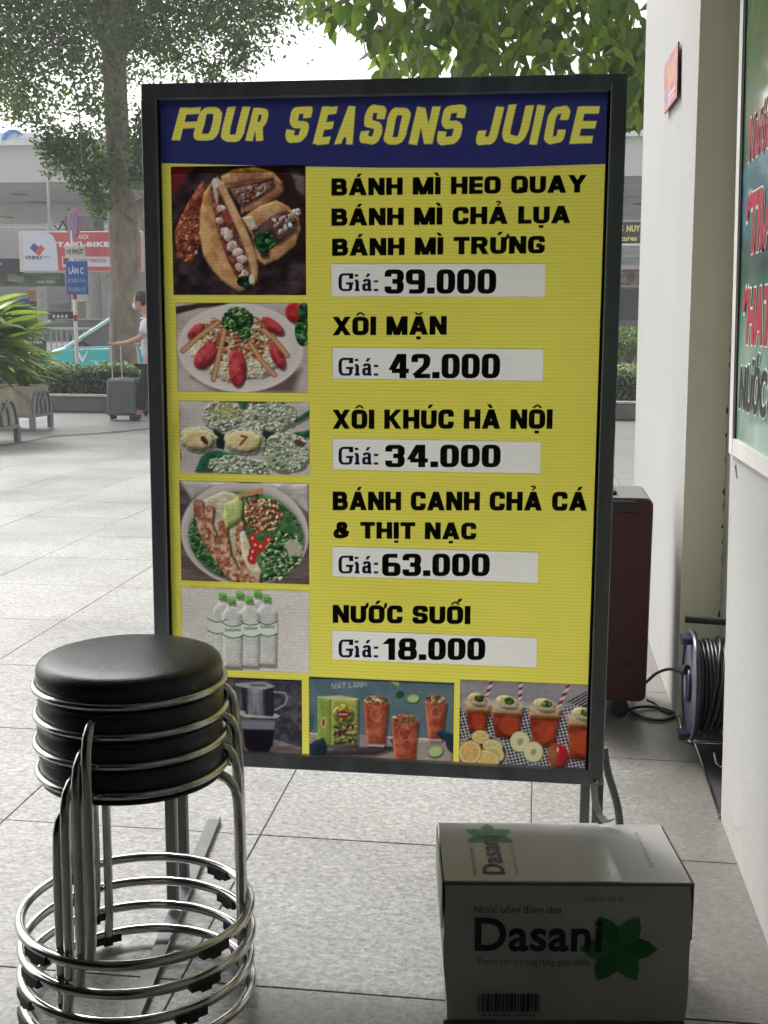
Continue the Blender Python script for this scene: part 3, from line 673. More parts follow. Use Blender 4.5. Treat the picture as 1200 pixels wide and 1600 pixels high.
# printed sheet: navy header + yellow field (slightly bowed seam between them)
ix0, ix1, iz0, iz1 = sxl+bw, sxr-bw, szb+bw, szt-bw
seam = [SP(px, py).z for px, py in ((243, 255), (420, 259), (600, 262), (780, 262), (955, 256))]
xs = [ix0+(ix1-ix0)*i/4 for i in range(5)]
PIC = [(269, 259, 478, 461, 0), (276, 473, 481, 613, 3), (281, 627, 484, 741, 1), (282, 753, 483, 910, 0), (284, 920, 483, 1048, 0), (345, 1060, 472, 1196, 0), (483, 1062, 709, 1200, 0), (718, 1066, 926, 1198, -3)]
STRIP = [(517, 412, 852, 464), (519, 544, 849, 594), (519, 687, 845, 737), (518, 858, 841, 906), (518, 990, 839, 1037)]
holes = []
for (a_, b_, c_, d_) in [q[:4] for q in PIC]+STRIP:
    q = RC(a_, b_, c_, d_); holes.append((q[0]+.0008, q[1]+.0008, q[2]-.0008, q[3]-.0008))
gx = sorted(set([ix0, ix1]+[v for h_ in holes for v in (h_[0], h_[2])])); ztop = min(seam)-.004
gz = sorted(set([iz0, ztop]+[v for h_ in holes for v in (h_[1], h_[3]) if v < ztop]))
mb = MB(); vid = {}
def vert(x, z):
    if (x, z) not in vid: vid[(x, z)] = len(mb.v); mb.v.append((x, SY, z))
    return vid[(x, z)]
for i in range(len(gx)-1):
    for j in range(len(gz)-1):
        cx, cz = (gx[i]+gx[i+1])/2, (gz[j]+gz[j+1])/2
        if any(h_[0] < cx < h_[2] and h_[1] < cz < h_[3] for h_ in holes): continue
        mb.f.append((vert(gx[i], gz[j]), vert(gx[i+1], gz[j]), vert(gx[i+1], gz[j+1]), vert(gx[i], gz[j+1]))); mb.m.append(0); mb.sm.append(False)
mb.build('menu_panel', M['yellow'], sign)
mb = MB(); vs = [(x, SY, ztop) for x in xs]+[(x, SY, z-.0035) for x, z in zip(xs, seam)]
mb.add(vs, [(i, i+1, 6+i, 5+i) for i in range(4)]); mb.build('menu_panel_top', M['yellow'], sign)
mb = MB(); vs = [(x, SY, z-.0035) for x, z in zip(xs, seam)]+[(x, SY, z) for x, z in zip(xs, seam)]
mb.add(vs, [(i, i+1, 6+i, 5+i) for i in range(4)]); mb.build('seam_line', M['pale_yellow'], sign)
# dark shadow gap gasket left
mb = MB(); mb.box((ix0+.002, SY-.004, (iz0+iz1)/2), (.004, .006, iz1-iz0)); mb.build('gasket', M['rubber'], sign)
mb = MB(); mb.box((ix1-.0025, SY-.004, (iz0+iz1)/2), (.005, .006, iz1-iz0)); mb.build('gasket', M['rubber'], sign)
US, WS = Vector((1, 0, 0)), Vector((0, 0, 1))
def stext(body, x0, x1, ytop, ybase, m, off=.04, sh=0., fn=None, x1y=None, lift=.0009):
    p0, p1, p2 = SP(x0, ybase), SP(x1, ybase if x1y is None else x1y), SP(x0, ytop)
    U = (p1-p0); wd = U.length; U.normalize()
    return letter(body, p0, U, Vector((0, 0, 1)), wd, p2.z-p0.z, m, sign, offset=off, shear=sh, fn=fn, lift=lift)
# header lettering, one brushed capital after another
hx = [('F', 268, 312), ('O', 303, 346), ('U', 345, 387), ('R', 383, 421), ('S', 447, 486), ('E', 489, 525), ('A', 522, 562), ('S', 563, 601), ('O', 600, 640), ('N', 638, 686), ('S', 684, 726), ('J', 745, 783), ('U', 784, 830), ('I', 826, 850), ('C', 850, 888), ('E', 889, 935)]
hz0, hz1 = min(seam), iz1; HWp, HHp = 740, 740*(hz1-hz0)/(ix1-ix0)
hd = Art(HWp, HHp, (46, 50, 104), .8)
def hxy(px, py):
    v = SP(px, py); return (v.x-ix0)/(ix1-ix0)*HWp, (hz1-v.z)/(hz1-hz0)*HHp
rj = random.Random(3)
for k, (ch, a_, b_) in enumerate(hx):
    f = k/15; yb_ = 228-3*f+rj.uniform(-2, 2); yt_ = 169-5*f+rj.uniform(-2.5, 2.5)
    sh_ = .27; hgt = yb_-yt_; rd = ch in 'OSUCJ'; wpx = (b_-a_)+3-sh_*hgt*(.5 if rd else .85)
    tx_ = min(.40, 13.2*GL[ch][0]/wpx) if ch != 'I' else .40
    polys, adv = block(ch, tx_, .205); x0_ = a_-(sh_*hgt*.22 if rd else 0)
    def warp(u, v): 
        n_ = 1.0*math.sin(v*9+k*2.1+u*3)+.5*math.sin(v*23+k); return hxy(x0_+(u/adv)*wpx+sh_*hgt*v*.85+n_*.5, yb_-v*hgt+.9*math.sin(u*7+k*1.3)+.6*math.sin(u*15+k))
    hd.fill([[warp(u, v) for u, v in pg] for pg in polys], (226, 220, 96), .9)
def PH(u, v):
    z = hz1-(hz1-hz0)*v; return Vector((ix0+(ix1-ix0)*u, SY, z))
oh = hd.build('header_panel', PH, M['sheet_pic'], sign, 1.1)
# lower edge of the header follows the bowed seam
me_ = oh.data; 
for v_ in me_.vertices:
    wx = v_.co.x+sign.location.x; t_ = (wx-ix0)/(ix1-ix0); fz = (v_.co.z-hz0)/(hz1-hz0); v_.co.z += (1-fz)*(float(np.interp(t_, [0, .25, .5, .75, 1], seam))-hz0)
INK, VIO, WH = M['sheet_ink'], M['sheet_violet'], M['white_sheet']
def btext(body, x0, x1, ytop, ybase, m, x1y=None, lift=.0009, tx=.335, ty=.235, gap=.085):
    polys, adv = block(body, tx, ty, gap); p0, p1, p2 = SP(x0, ybase), SP(x1, ybase if x1y is None else x1y), SP(x0, ytop)
    U = (p1-p0)/adv; cap = p2.z-p0.z; mb = MB()
    for k, pg in enumerate(polys):
        mb.add([p0+U*float(u)+Vector((0, -lift-.000004*k, float(v)*cap)) for u, v in pg], [tuple(range(len(pg)))])
    return mb.build('lettering', m, sign)
for body, a_, b_, yt, yb_, y2 in (('BÁNH MÌ HEO QUAY', 518, 916, 279, 306, 301), ('BÁNH MÌ CHẢ LỤA', 518, 891, 326, 353, 349), ('BÁNH MÌ TRỨNG', 519, 851, 373, 400, 396),
        ('XÔI MẶN', 520, 698, 495, 524, 523), ('XÔI KHÚC HÀ NỘI', 520, 863, 640, 670, 670), ('BÁNH CANH CHẢ CÁ', 520, 917, 768, 797, 798), ('& THỊT NẠC', 521, 744, 815, 841, 843), ('NƯỚC SUỐI', 520, 735, 945, 973, 975)):
    btext(body, a_, b_, yt, yb_, INK, x1y=y2)
for (x0_, y0_, x1_, y1_), num, a_, b_, nt_, nb_ in (((517, 412, 852, 464), '39.000', 601, 775, 421, 459), ((519, 544, 849, 594), '42.000', 607, 781, 553, 591), ((519, 687, 845, 737), '34.000', 602, 782, 695, 730), ((518, 858, 841, 906), '63.000', 597, 765, 865, 900), ((518, 990, 839, 1037), '18.000', 600, 758, 997, 1031)):
    q = RC(x0_, y0_, x1_, y1_)
    mb = MB(); mb.add([(q[0], SY-.0003, q[1]), (q[2], SY-.0003, q[1]), (q[2], SY-.0003, q[3]), (q[0], SY-.0003, q[3])], [(0, 1, 2, 3)]); mb.build('price_strip', WH, sign)
    btext(num, a_, b_, nt_, nb_, INK, tx=.27, ty=.185, gap=.075)
    btext('giá:', 529, 591, nb_-32, nb_-4, VIO, tx=.24, ty=.13, gap=.16)
def picture(a, x0, y0, x1, y1, name='picture', dx=0, gain=1.04):
    g_ = a.I.mean(-1, keepdims=True); a.I = a.I*.86+g_*.14
    q = RC(x0, y0, x1, y1)
    P = lambda u, v: Vector((q[0]+(q[2]-q[0])*u, SY-.0004, q[3]+(q[1]-q[3])*v))
    return a.build(name, P, M['sheet_pic'], sign, gain)
# 1 filled baguettes (coordinates: pixels of the photo crop divided by 4.8)
a = Art(210, 202, (48, 38, 42)); F1 = lambda pts: [((x-92)/4.8, (y-42)/4.8) for x, y in pts]
def E1(x, y, rx, ry, rot=0, **k): return a.ell((x-92)/4.8, (y-42)/4.8, rx/4.8, ry/4.8, rot, **k)
a.tex(np.ones_like(a.X), (34, 26, 32), (78, 62, 66), 16, 2)
a.put(a.poly(F1([(92, 42), (260, 42), (180, 160), (110, 250), (92, 260)]), 6), (120, 34, 48))
a.tex(E1(760, 420, 400, 400, soft=8)*.8, (60, 34, 34), (42, 28, 30), 20, 4)
a.tex(a.poly(F1([(1000, 110), (1095, 130), (1095, 280), (1040, 230)]), 5), (120, 110, 110), (90, 84, 88), 8, 3)
a.tex(a.poly(F1([(330, 150), (370, 190), (320, 330), (310, 480), (300, 640), (230, 780), (130, 730), (110, 540), (160, 420), (230, 290)]), 3), (112, 44, 34), (190, 104, 74), 6, 5)
a.bits(a.poly(F1([(170, 400), (310, 390), (290, 700), (180, 780), (120, 600)]), 2), 60, [(170, 90, 60), (205, 140, 110), (110, 40, 36)], (1., 2.4), 6)
# top loaf
a.tex(a.poly(F1([(470, 120), (560, 70), (720, 52), (860, 90), (930, 170), (935, 240), (880, 290), (700, 380), (620, 400), (615, 350), (760, 280), (880, 190), (860, 140), (700, 180), (520, 215), (480, 180)]), 3), (150, 92, 62), (206, 156, 112), 10, 6)
a.put(a.line(F1([(500, 180), (700, 150), (860, 140)]), 3, 3), (110, 62, 44), .7)
a.tex(a.poly(F1([(520, 215), (700, 180), (860, 160), (880, 190), (760, 270), (620, 350), (560, 260)]), 2), (58, 34, 32), (150, 120, 112), 7, 7)
a.bits(a.poly(F1([(570, 220), (870, 160), (860, 200), (640, 330)]), 2), 34, [(206, 190, 176), (180, 150, 140), (150, 90, 70)], (1.8, 4), 8, 1.5)
# right loaf
a.tex(a.poly(F1([(625, 430), (760, 340), (880, 300), (970, 345), (1050, 440), (1060, 520), (1020, 640), (900, 740), (790, 785), (730, 740), (700, 560), (670, 520)]), 3), (178, 122, 74), (214, 166, 118), 11, 9)
a.tex(a.poly(F1([(700, 520), (840, 420), (960, 370), (1030, 440), (1035, 520), (900, 620), (830, 640), (820, 720), (770, 730), (720, 640)]), 2), (50, 34, 34), (120, 86, 78), 8, 10)
a.bits(a.poly(F1([(840, 440), (1000, 400), (1030, 480), (880, 560)]), 2), 26, [(214, 204, 192), (170, 140, 120), (120, 70, 60)], (2, 4), 11, 1.5)
a.bits(E1(790, 610, 80, 80), 40, [(30, 90, 44), (60, 130, 70), (18, 60, 34)], (2, 4), 12, 1.4)
a.bits(E1(1030, 390, 36, 30), 8, [(205, 195, 185)], (3, 5), 13, 1.2)
a.tex(a.poly(F1([(625, 430), (700, 410), (740, 510), (690, 525)]), 2), (222, 206, 176), (200, 180, 150), 6, 3)
# front loaf
a.tex(a.poly(F1([(400, 160), (340, 240), (308, 380), (300, 560), (330, 720), (400, 830), (500, 930), (600, 990), (640, 970), (590, 900), (510, 740), (450, 560), (410, 360), (395, 220)]), 3), (184, 124, 72), (222, 172, 112), 13, 14)
a.put(a.line(F1([(330, 420), (345, 640), (470, 880)]), 8, 6), (226, 182, 122), .45)
a.tex(a.poly(F1([(440, 120), (490, 170), (550, 290), (640, 480), (720, 680), (740, 800), (735, 900), (705, 945), (680, 850), (620, 680), (540, 480), (470, 280), (430, 180)]), 3), (196, 140, 88), (226, 182, 130), 11, 15)
a.tex(a.poly(F1([(415, 180), (445, 200), (560, 460), (640, 660), (690, 860), (690, 940), (640, 970), (590, 900), (510, 740), (450, 560), (410, 360), (400, 240)]), 2), (90, 40, 36), (170, 96, 82), 6, 16)
for i, (x, y, r_) in enumerate(((470, 360, 34), (455, 450, 30), (500, 540, 44), (520, 560, 44), (545, 640, 46), (590, 690, 42), (620, 740, 40), (600, 800, 36), (640, 850, 34), (620, 880, 34))):
    a.tex(E1(x, y, r_, r_*.8, i*31, rough=.4), (224, 206, 194), (186, 150, 140), 5, 20+i)
a.put(E1(505, 420, 30, 46, -20), (160, 70, 54)); a.put(E1(425, 170, 26, 40), (216, 206, 200)); a.put(E1(430, 260, 14, 60, -8), (212, 204, 196), .8)
a.bits(E1(640, 910, 60, 46), 22, [(28, 60, 40), (16, 30, 24), (70, 110, 80)], (2, 4), 22); a.put(E1(690, 890, 20, 40, 5), (218, 210, 190))
a.bits(np.ones_like(a.X)*(a.Y > 150), 26, [(86, 66, 62), (110, 84, 74)], (.5, 1.1), 31, 1)
picture(a, 269, 259, 478, 461)
# 2 plate of sticky rice with sausage
a = Art(205, 141, (170, 156, 148)); K = 4.8
def E2(x, y, rx, ry, rot=0, **k): return a.ell((x-125)/K, (y-58)/K, rx/K, ry/K, rot, **k)
def P2(pts, s_=1.5): return a.poly([((x-125)/K, (y-58)/K) for x, y in pts], s_)
a.tex(np.ones_like(a.X), (196, 184, 178), (178, 164, 156), 30, 3)
a.put(P2([(125, 90), (300, 62), (520, 58), (480, 80), (300, 100), (125, 146)], 3), (60, 48, 48))
a.put(P2([(230, 620), (420, 730), (1000, 735), (1060, 560)], 12), (112, 88, 80))
a.put(E2(605, 400, 470, 335, soft=2), (222, 214, 210)); a.put(E2(605, 390, 440, 300, soft=12), (206, 198, 194)); a.put(E2(600, 375, 400, 270, soft=8), (216, 208, 202))
a.tex(E2(570, 430, 330, 215, rough=.35, soft=2), (206, 196, 160), (232, 226, 204), 4, 5)
a.bits(E2(570, 470, 320, 180), 170, [(236, 230, 206), (196, 182, 140), (214, 204, 170)], (.9, 1.8), 6, 2)
a.bits(E2(570, 290, 290, 150), 200, [(190, 110, 60), (214, 150, 96), (150, 70, 40), (226, 190, 140)], (1, 2.4), 7, 2.4)
a.bits(E2(570, 400, 220, 110), 80, [(196, 96, 56), (160, 50, 40), (220, 160, 110)], (1, 2.4), 8, 2)
for x, y, rx, ry, r_, s_ in ((270, 270, 76, 34, -42, 1), (340, 460, 110, 66, -50, 2), (580, 550, 66, 140, 0, 3), (850, 230, 96, 42, 38, 4), (880, 450, 110, 46, 66, 5)):
    a.put(E2(x+8, y+10, rx, ry, r_, soft=4), (90, 30, 30), .6); a.tex(E2(x, y, rx, ry, r_), (150, 34, 44), (206, 66, 70), 7, 40+s_)
    a.put(E2(x-10, y-16, rx*.5, ry*.3, r_, soft=5), (232, 120, 116), .5)
for q in ([(170, 425), (300, 310), (440, 205)], [(400, 640), (450, 430), (490, 260)], [(960, 455), (860, 330), (780, 260)], [(860, 600), (760, 490), (680, 360)]):
    l_ = [((x-125)/K, (y-58)/K) for x, y in q]; a.put(a.line(l_, 8.5, 1.5), (150, 92, 56)); a.put(a.line(l_, 5.5, 1.5), (206, 156, 110))
a.bits(E2(590, 190, 120, 100), 110, [(34, 84, 46), (60, 130, 66), (20, 56, 34), (150, 190, 110)], (1.3, 3), 9, 1.7)
a.bits(E2(640, 300, 50, 44), 30, [(34, 90, 50), (110, 160, 90)], (1.3, 2.6), 10)
a.tex(E2(1015, 130, 72, 74), (170, 26, 34), (210, 50, 50), 8, 3); a.bits(E2(1080, 130, 44, 70), 30, [(40, 80, 50), (70, 120, 70)], (2, 4), 12)
a.bits(E2(1075, 270, 60, 110), 60, [(50, 110, 60), (90, 150, 90), (30, 70, 40)], (2, 4), 13)
picture(a, 276, 473, 481, 613, dx=3)
# 3 green rice balls
a = Art(203, 117, (196, 188, 184))
def E3(x, y, rx, ry, rot=0, **k): return a.ell((x-150)/4.75, (y-798)/4.75, rx/4.75, ry/4.75, rot, **k)
def P3(pts, s_=1.5): return a.poly([((x-150)/4.75, (y-798)/4.75) for x, y in pts], s_)
a.tex(np.ones_like(a.X), (204, 196, 192), (186, 178, 178), 30, 3)
for q in ([(255, 1340), (310, 1220), (420, 1170), (560, 1200), (380, 1340)], [(590, 800), (665, 800), (640, 860), (600, 850)], [(1000, 930), (1115, 855), (1115, 900), (1010, 960)], [(990, 1030), (1115, 1005), (1115, 1060), (1040, 1070)]):
    a.tex(P3(q), (30, 84, 66), (56, 120, 92), 8, 5)
a.put(P3([(400, 1010), (500, 1060), (480, 1170), (430, 1160)], 3), (34, 42, 46)); a.put(P3([(770, 1020), (860, 1030), (800, 1110), (740, 1130)], 3), (40, 48, 48))
for x, y, rx, ry, sd_ in ((470, 910, 150, 110, 1), (830, 900, 190, 120, 2), (940, 1180, 180, 150, 4), (560, 1290, 200, 80, 5), (720, 1310, 90, 70, 6)):
    a.tex(E3(x, y, rx, ry, rough=.35, seed=sd_), (140, 156, 120), (200, 206, 184), 7, 50+sd_)
    a.bits(E3(x, y, rx, ry), 90, [(226, 226, 214), (176, 190, 150), (120, 140, 100), (206, 212, 190)], (1, 2.4), 60+sd_, 1.8)
a.put(E3(500, 880, 90, 50, soft=14), (186, 190, 96), .5)
for x, y, rx, ry, sd_ in ((290, 1090, 140, 100, 3), (630, 1100, 155, 100, 7)):
    a.tex(E3(x, y, rx, ry, rough=.25, seed=sd_), (150, 166, 120), (196, 204, 168), 6, 70+sd_)
    a.tex(E3(x-6, y-4, rx*.82, ry*.78, rough=.2, seed=sd_), (214, 190, 130), (232, 216, 164), 8, 80+sd_)
a.put(E3(335, 1100, 20, 40, -35, rough=.5), (100, 44, 36)); a.put(a.line([((x-150)/4.75, (y-798)/4.75) for x, y in ((600, 1130), (650, 1070), (610, 1060))], 3.5, 2), (130, 74, 44))
a.bits(E3(620, 980, 260, 40), 60, [(228, 226, 214), (190, 196, 170)], (1, 2), 90); a.put(E3(1040, 1110, 44, 24, 30, rough=.6), (96, 70, 56))
picture(a, 281, 627, 484, 741, dx=1)
# 4 noodle soup bowl
a = Art(201, 156, (92, 78, 82))
def E4(x, y, rx, ry, rot=0, **k): return a.ell((x-155)/4.78, (y-60)/4.78, rx/4.78, ry/4.78, rot, **k)
def P4(pts, s_=1.5): return a.poly([((x-155)/4.78, (y-60)/4.78) for x, y in pts], s_)
a.tex(np.ones_like(a.X), (78, 66, 72), (118, 98, 96), 20, 3, .4, 2)
a.tex(P4([(155, 60), (1115, 60), (1115, 280), (900, 120), (400, 110), (250, 200)], 4), (176, 168, 168), (206, 198, 196), 14, 6)
a.put(E4(635, 440, 478, 390, soft=2), (206, 198, 192)); a.put(E4(640, 455, 440, 350, soft=9), (172, 164, 160)); a.tex(E4(645, 465, 430, 338, soft=3), (46, 96, 58), (96, 140, 86), 8, 5)
a.bits(E4(640, 465, 420, 330)*(a.ell(125, 90, 62, 60) < .5), 260, [(40, 92, 52), (80, 140, 80), (26, 64, 40), (110, 160, 100)], (1, 2.2), 6)
a.tex(P4([(330, 200), (480, 130), (620, 160), (620, 420), (760, 800), (600, 800), (440, 680), (300, 420)], 3), (190, 176, 140), (222, 212, 184), 7, 8)
for q, w_ in (([(290, 230), (300, 330), (340, 460), (420, 600), (520, 740)], 15), ([(375, 270), (360, 380), (410, 500), (470, 640), (560, 770)], 13), ([(470, 380), (480, 470), (500, 600), (560, 720), (640, 790)], 13), ([(600, 360), (600, 560), (640, 720), (720, 790)], 12)):
    l_ = [((x-155)/4.78, (y-60)/4.78) for x, y in q]; m_ = a.line(l_, w_, 2)
    a.put(a.line([(x+3, y+2) for x, y in l_], w_+2, 2), (76, 44, 40), .8); a.tex(m_, (150, 74, 50), (222, 186, 150), 5, int(w_)+len(q))
a.tex(P4([(600, 430), (640, 420), (700, 600), (760, 720), (740, 800), (680, 740), (620, 620)]), (226, 216, 188), (206, 190, 156), 6, 4)
a.bits(P4([(500, 470), (620, 430), (760, 790), (560, 780)]), 40, [(60, 50, 40), (50, 90, 50)], (.5, 1), 14, 1)
a.tex(P4([(490, 225), (600, 168), (632, 210), (612, 330), (500, 410), (480, 330)]), (172, 186, 96), (206, 214, 140), 8, 5); a.put(a.line([((x-155)/4.78, (y-60)/4.78) for x, y in ((600, 172), (630, 215), (610, 335), (502, 408))], 2, 1), (90, 130, 50))
a.bits(P4([(640, 180), (860, 180), (930, 300), (860, 420), (700, 440), (640, 320)]), 170, [(214, 130, 76), (190, 70, 50), (226, 190, 150), (206, 200, 150), (150, 50, 40)], (1, 2.4), 15)
a.put(P4([(560, 160), (780, 100), (780, 135), (640, 170)]), (206, 140, 84))
for x, y in ((700, 480), (720, 530), (760, 540), (700, 580), (690, 630), (820, 490)): a.put(E4(x, y, 34, 40, x), (196, 44, 36)); a.put(E4(x-5, y-8, 10, 12), (230, 170, 150))
a.bits(P4([(760, 580), (900, 400), (1060, 460), (1060, 640), (900, 780), (780, 790)]), 240, [(60, 120, 60), (120, 170, 100), (30, 76, 44), (190, 206, 160)], (1.2, 3), 17, 1.6)
a.put(E4(1000, 540, 66, 60, 40, rough=.8), (206, 190, 170), .8)
picture(a, 282, 753, 483, 910)
# 5 six water bottles
a = Art(199, 129, (214, 210, 200))
def E5(x, y, rx, ry, rot=0, **k): return a.ell((x-160)/4.78, (y-865)/4.78, rx/4.78, ry/4.78, rot, **k)
def P5(pts, s_=1.5): return a.poly([((x-160)/4.78, (y-865)/4.78) for x, y in pts], s_)
a.tex(np.ones_like(a.X), (218, 214, 204), (206, 202, 194), 40, 3)
for x, y in ((600, 900), (732, 885), (473, 915), (797, 917), (667, 932), (537, 945)):
    b_ = 1480 if y < 905 else 1420
    a.tex(P5([(x-24, y+45), (x+24, y+45), (x+72, y+110), (x+74, y+190), (x+66, y+520), (x-66, y+520), (x-74, y+190), (x-72, y+110)], 2), (206, 206, 200), (190, 192, 188), 9, x)
    a.put(a.line([((x-74-160)/4.78, (y+150-865)/4.78), ((x-66-160)/4.78, (y+500-865)/4.78)], 1.2, 1), (176, 178, 174)); 
    for kk in range(5): a.put(a.line([((x-60-160)/4.78, (y+300+kk*40-865)/4.78), ((x+60-160)/4.78, (y+304+kk*40-865)/4.78)], .8, 1), (196, 198, 194), .6)
    a.tex(P5([(x-29, y-8), (x+29, y-8), (x+30, y+40), (x-30, y+40)]), (84, 158, 64), (126, 196, 96), 3, x); a.put(E5(x, y-8, 29, 10), (140, 200, 110))
for x, y in ((430, 1145), (800, 1150), (680, 1160), (545, 1175)):
    m_ = P5([(x-76, y-50), (x-40, y-30), (x, y-24), (x+40, y-30), (x+76, y-50), (x+74, y+38), (x+40, y+62), (x, y+66), (x-40, y+62), (x-74, y+38)])
    a.put(m_, (214, 218, 208))
    for dy in (-50, 38): a.put(a.line([((x+dx_-160)/4.78, (y+dy+26*(1-(dx_/76)**2)-865)/4.78) for dx_ in (-76, -50, -25, 0, 25, 50, 76)], 1.6, 1), (40, 110, 66))
pic5 = picture(a, 284, 920, 483, 1048)
for k, (x0_, x1_, yy) in enumerate(((352, 376, 986.5), (382, 402, 984), (408, 429, 981.5))):
    stext('DASANI', x0_, x1_, yy-5, yy, INK, off=.02, lift=.0012)
# 6 drip coffee
a = Art(128, 137, (64, 64, 74))
def E6(x, y, rx, ry, rot=0, **k): return a.ell((x-40)/8, (y-75)/8, rx/8, ry/8, rot, **k)
def P6(pts, s_=1.2): return a.poly([((x-40)/8, (y-75)/8) for x, y in pts], s_)
a.tex(np.ones_like(a.X), (52, 52, 62), (96, 94, 104), 9, 3); a.tex(P6([(40, 1000), (300, 960), (700, 830), (1070, 920), (1070, 1180), (40, 1180)], 2), (126, 112, 108), (100, 88, 86), 12, 5, .5, 2)
a.put(a.line([((x-40)/8, (y-75)/8) for x, y in ((700, 980), (930, 905))], 1, 1), (70, 56, 56))
m_ = P6([(310, 190), (720, 190), (710, 560), (320, 560)]); a.put(m_, (44, 42, 52)); a.tex(P6([(390, 200), (590, 200), (590, 560), (390, 560)], 6), (110, 104, 120), (150, 144, 156), 6, 5, 3, .2)
a.put(P6([(230, 150), (420, 130), (600, 118), (730, 165), (600, 210), (350, 200), (230, 175)]), (160, 170, 170)); a.put(P6([(400, 150), (600, 140), (640, 170), (450, 180)], 2), (90, 104, 106))
a.put(a.line([((x-40)/8, (y-75)/8) for x, y in ((720, 235), (850, 240), (885, 300), (850, 390), (730, 460))], 3, 1.2), (150, 148, 152)); a.put(P6([(250, 490), (340, 490), (360, 530), (700, 545), (720, 500), (800, 530), (740, 565), (350, 570), (255, 530)]), (176, 176, 170))
a.put(P6([(270, 590), (730, 590), (700, 1000), (660, 1160), (330, 1160), (300, 1000)], 2), (98, 92, 96)); a.put(P6([(300, 610), (720, 610), (710, 720), (500, 730), (310, 710)]), (120, 124, 138)); a.put(P6([(320, 720), (720, 710), (690, 900), (640, 1000), (400, 1000), (340, 940)], 2), (26, 22, 30))
a.put(P6([(340, 1030), (650, 1030), (640, 1150), (350, 1150)], 4), (120, 112, 104), .6); a.bits(P6([(680, 990), (900, 990), (1000, 1160), (700, 1160)]), 16, [(40, 28, 28), (56, 40, 36)], (1.6, 2.6), 5, 1.5)
a.bits(P6([(120, 990), (290, 980), (290, 1120), (120, 1080)]), 7, [(40, 28, 28)], (1.6, 2.6), 6, 1.5)
picture(a, 345, 1060, 472, 1196, gain=.9)
# 7 iced teas with a tea carton
a = Art(226, 136, (88, 114, 124))
def E7(x, y, rx, ry, rot=0, **k): return a.ell((x-60)/4.8, (y-55)/4.8, rx/4.8, ry/4.8, rot, **k)
def P7(pts, s_=1.2): return a.poly([((x-60)/4.8, (y-55)/4.8) for x, y in pts], s_)
a.tex(np.ones_like(a.X), (84, 110, 122), (98, 124, 132), 30, 3)
a.tex(P7([(60, 470), (1145, 470), (1145, 720), (60, 720)]), (150, 138, 126), (168, 154, 140), 20, 4); a.tex(P7([(190, 590), (430, 540), (700, 480), (690, 560), (560, 610), (200, 630)]), (86, 76, 80), (70, 62, 68), 10, 4); a.put(P7([(430, 470), (660, 480), (700, 540), (430, 560)]), (146, 140, 146))
a.tex(P7([(125, 200), (230, 205), (230, 560), (125, 575)]), (150, 166, 70), (120, 160, 70), 10, 4); a.tex(P7([(230, 205), (430, 200), (430, 545), (230, 560)]), (176, 176, 80), (140, 160, 74), 12, 5); a.put(P7([(125, 200), (300, 182), (430, 200), (230, 215)]), (196, 200, 150))
a.tex(E7(318, 320, 72, 70, rough=.3), (60, 90, 44), (206, 180, 70), 5, 6); a.put(E7(318, 322, 46, 26), (150, 24, 34)); a.put(a.line([((x-60)/4.8, (y-55)/4.8) for x, y in ((288, 322), (348, 320))], 2, 1), (220, 190, 180)); a.put(E7(170, 390, 24, 44), (200, 190, 110)); a.put(E7(170, 390, 10, 28), (160, 40, 40))
a.bits(P7([(240, 400), (425, 380), (425, 530), (240, 550)]), 60, [(200, 120, 70), (90, 110, 60), (60, 50, 50), (200, 190, 120)], (1, 2.6), 7)
def glass(x, y, wt, wb, h, sd_):
    a.tex(P7([(x-wt, y), (x+wt, y), (x+wb, y+h), (x-wb, y+h)]), (150, 62, 44), (196, 100, 66), 9, sd_)
    a.put(P7([(x-wb, y+h-14), (x+wb, y+h-14), (x+wb-6, y+h+6), (x-wb+6, y+h+6)]), (186, 160, 150)); a.put(a.line([((x-wt+8-60)/4.8, (y+10-55)/4.8), ((x-wb+8-60)/4.8, (y+h-20-55)/4.8)], 1.4, 1), (216, 150, 130), .7)
    a.bits(E7(x, y-12, wt*.9, 34), 26, [(214, 160, 110), (226, 190, 150), (190, 100, 70), (120, 130, 70)], (1.4, 3), sd_); a.put(a.line([((x+wt*.4*math.cos(t)-60)/4.8, (y+h*.28+wt*.5*math.sin(t)-55)/4.8) for t in np.linspace(0, 5.5, 14)], 1.2, 1), (222, 150, 120), .7)
glass(565, 220, 95, 68, 325, 1); glass(1010, 195, 84, 50, 290, 2); glass(782, 345, 104, 70, 345, 3)
for x, y, rx, ry, ro in ((842, 182, 50, 34, -10), (1012, 562, 62, 46, -15)): a.put(E7(x+4, y+6, rx, ry, ro), (50, 90, 44)); a.put(E7(x, y, rx*.93, ry*.9, ro), (150, 180, 110)); a.put(E7(x, y, rx*.75, ry*.7, ro), (180, 200, 140))
a.put(E7(745, 158, 32, 26, -30), (44, 84, 50)); a.put(P7([(670, 62), (735, 70), (735, 100)]), (176, 190, 90)); a.put(P7([(530, 640), (600, 640), (570, 690)]), (150, 180, 90)); a.put(E7(375, 660, 30, 20), (40, 84, 54))
a.tex(P7([(60, 560), (100, 530), (170, 500), (190, 560), (195, 640), (150, 715), (60, 715)]), (26, 44, 62), (34, 58, 76), 8, 8); a.tex(P7([(1005, 430), (1050, 400), (1145, 430), (1145, 570), (1100, 540), (1080, 480)]), (28, 50, 66), (38, 62, 76), 8, 9); a.put(P7([(975, 640), (1140, 630), (1140, 680), (1000, 680)]), (44, 66, 56)); a.put(P7([(60, 340), (100, 340), (95, 440), (60, 470)]), (50, 104, 110))
pg_, adv_ = block('MAT LANH', .14, .13, .2); a.d = None
a.fill([[(36+u/adv_*54, 17-v*8-u/adv_*5) for u, v in q] for q in pg_], (200, 205, 205), .8)
picture(a, 483, 1062, 709, 1200, gain=.9)
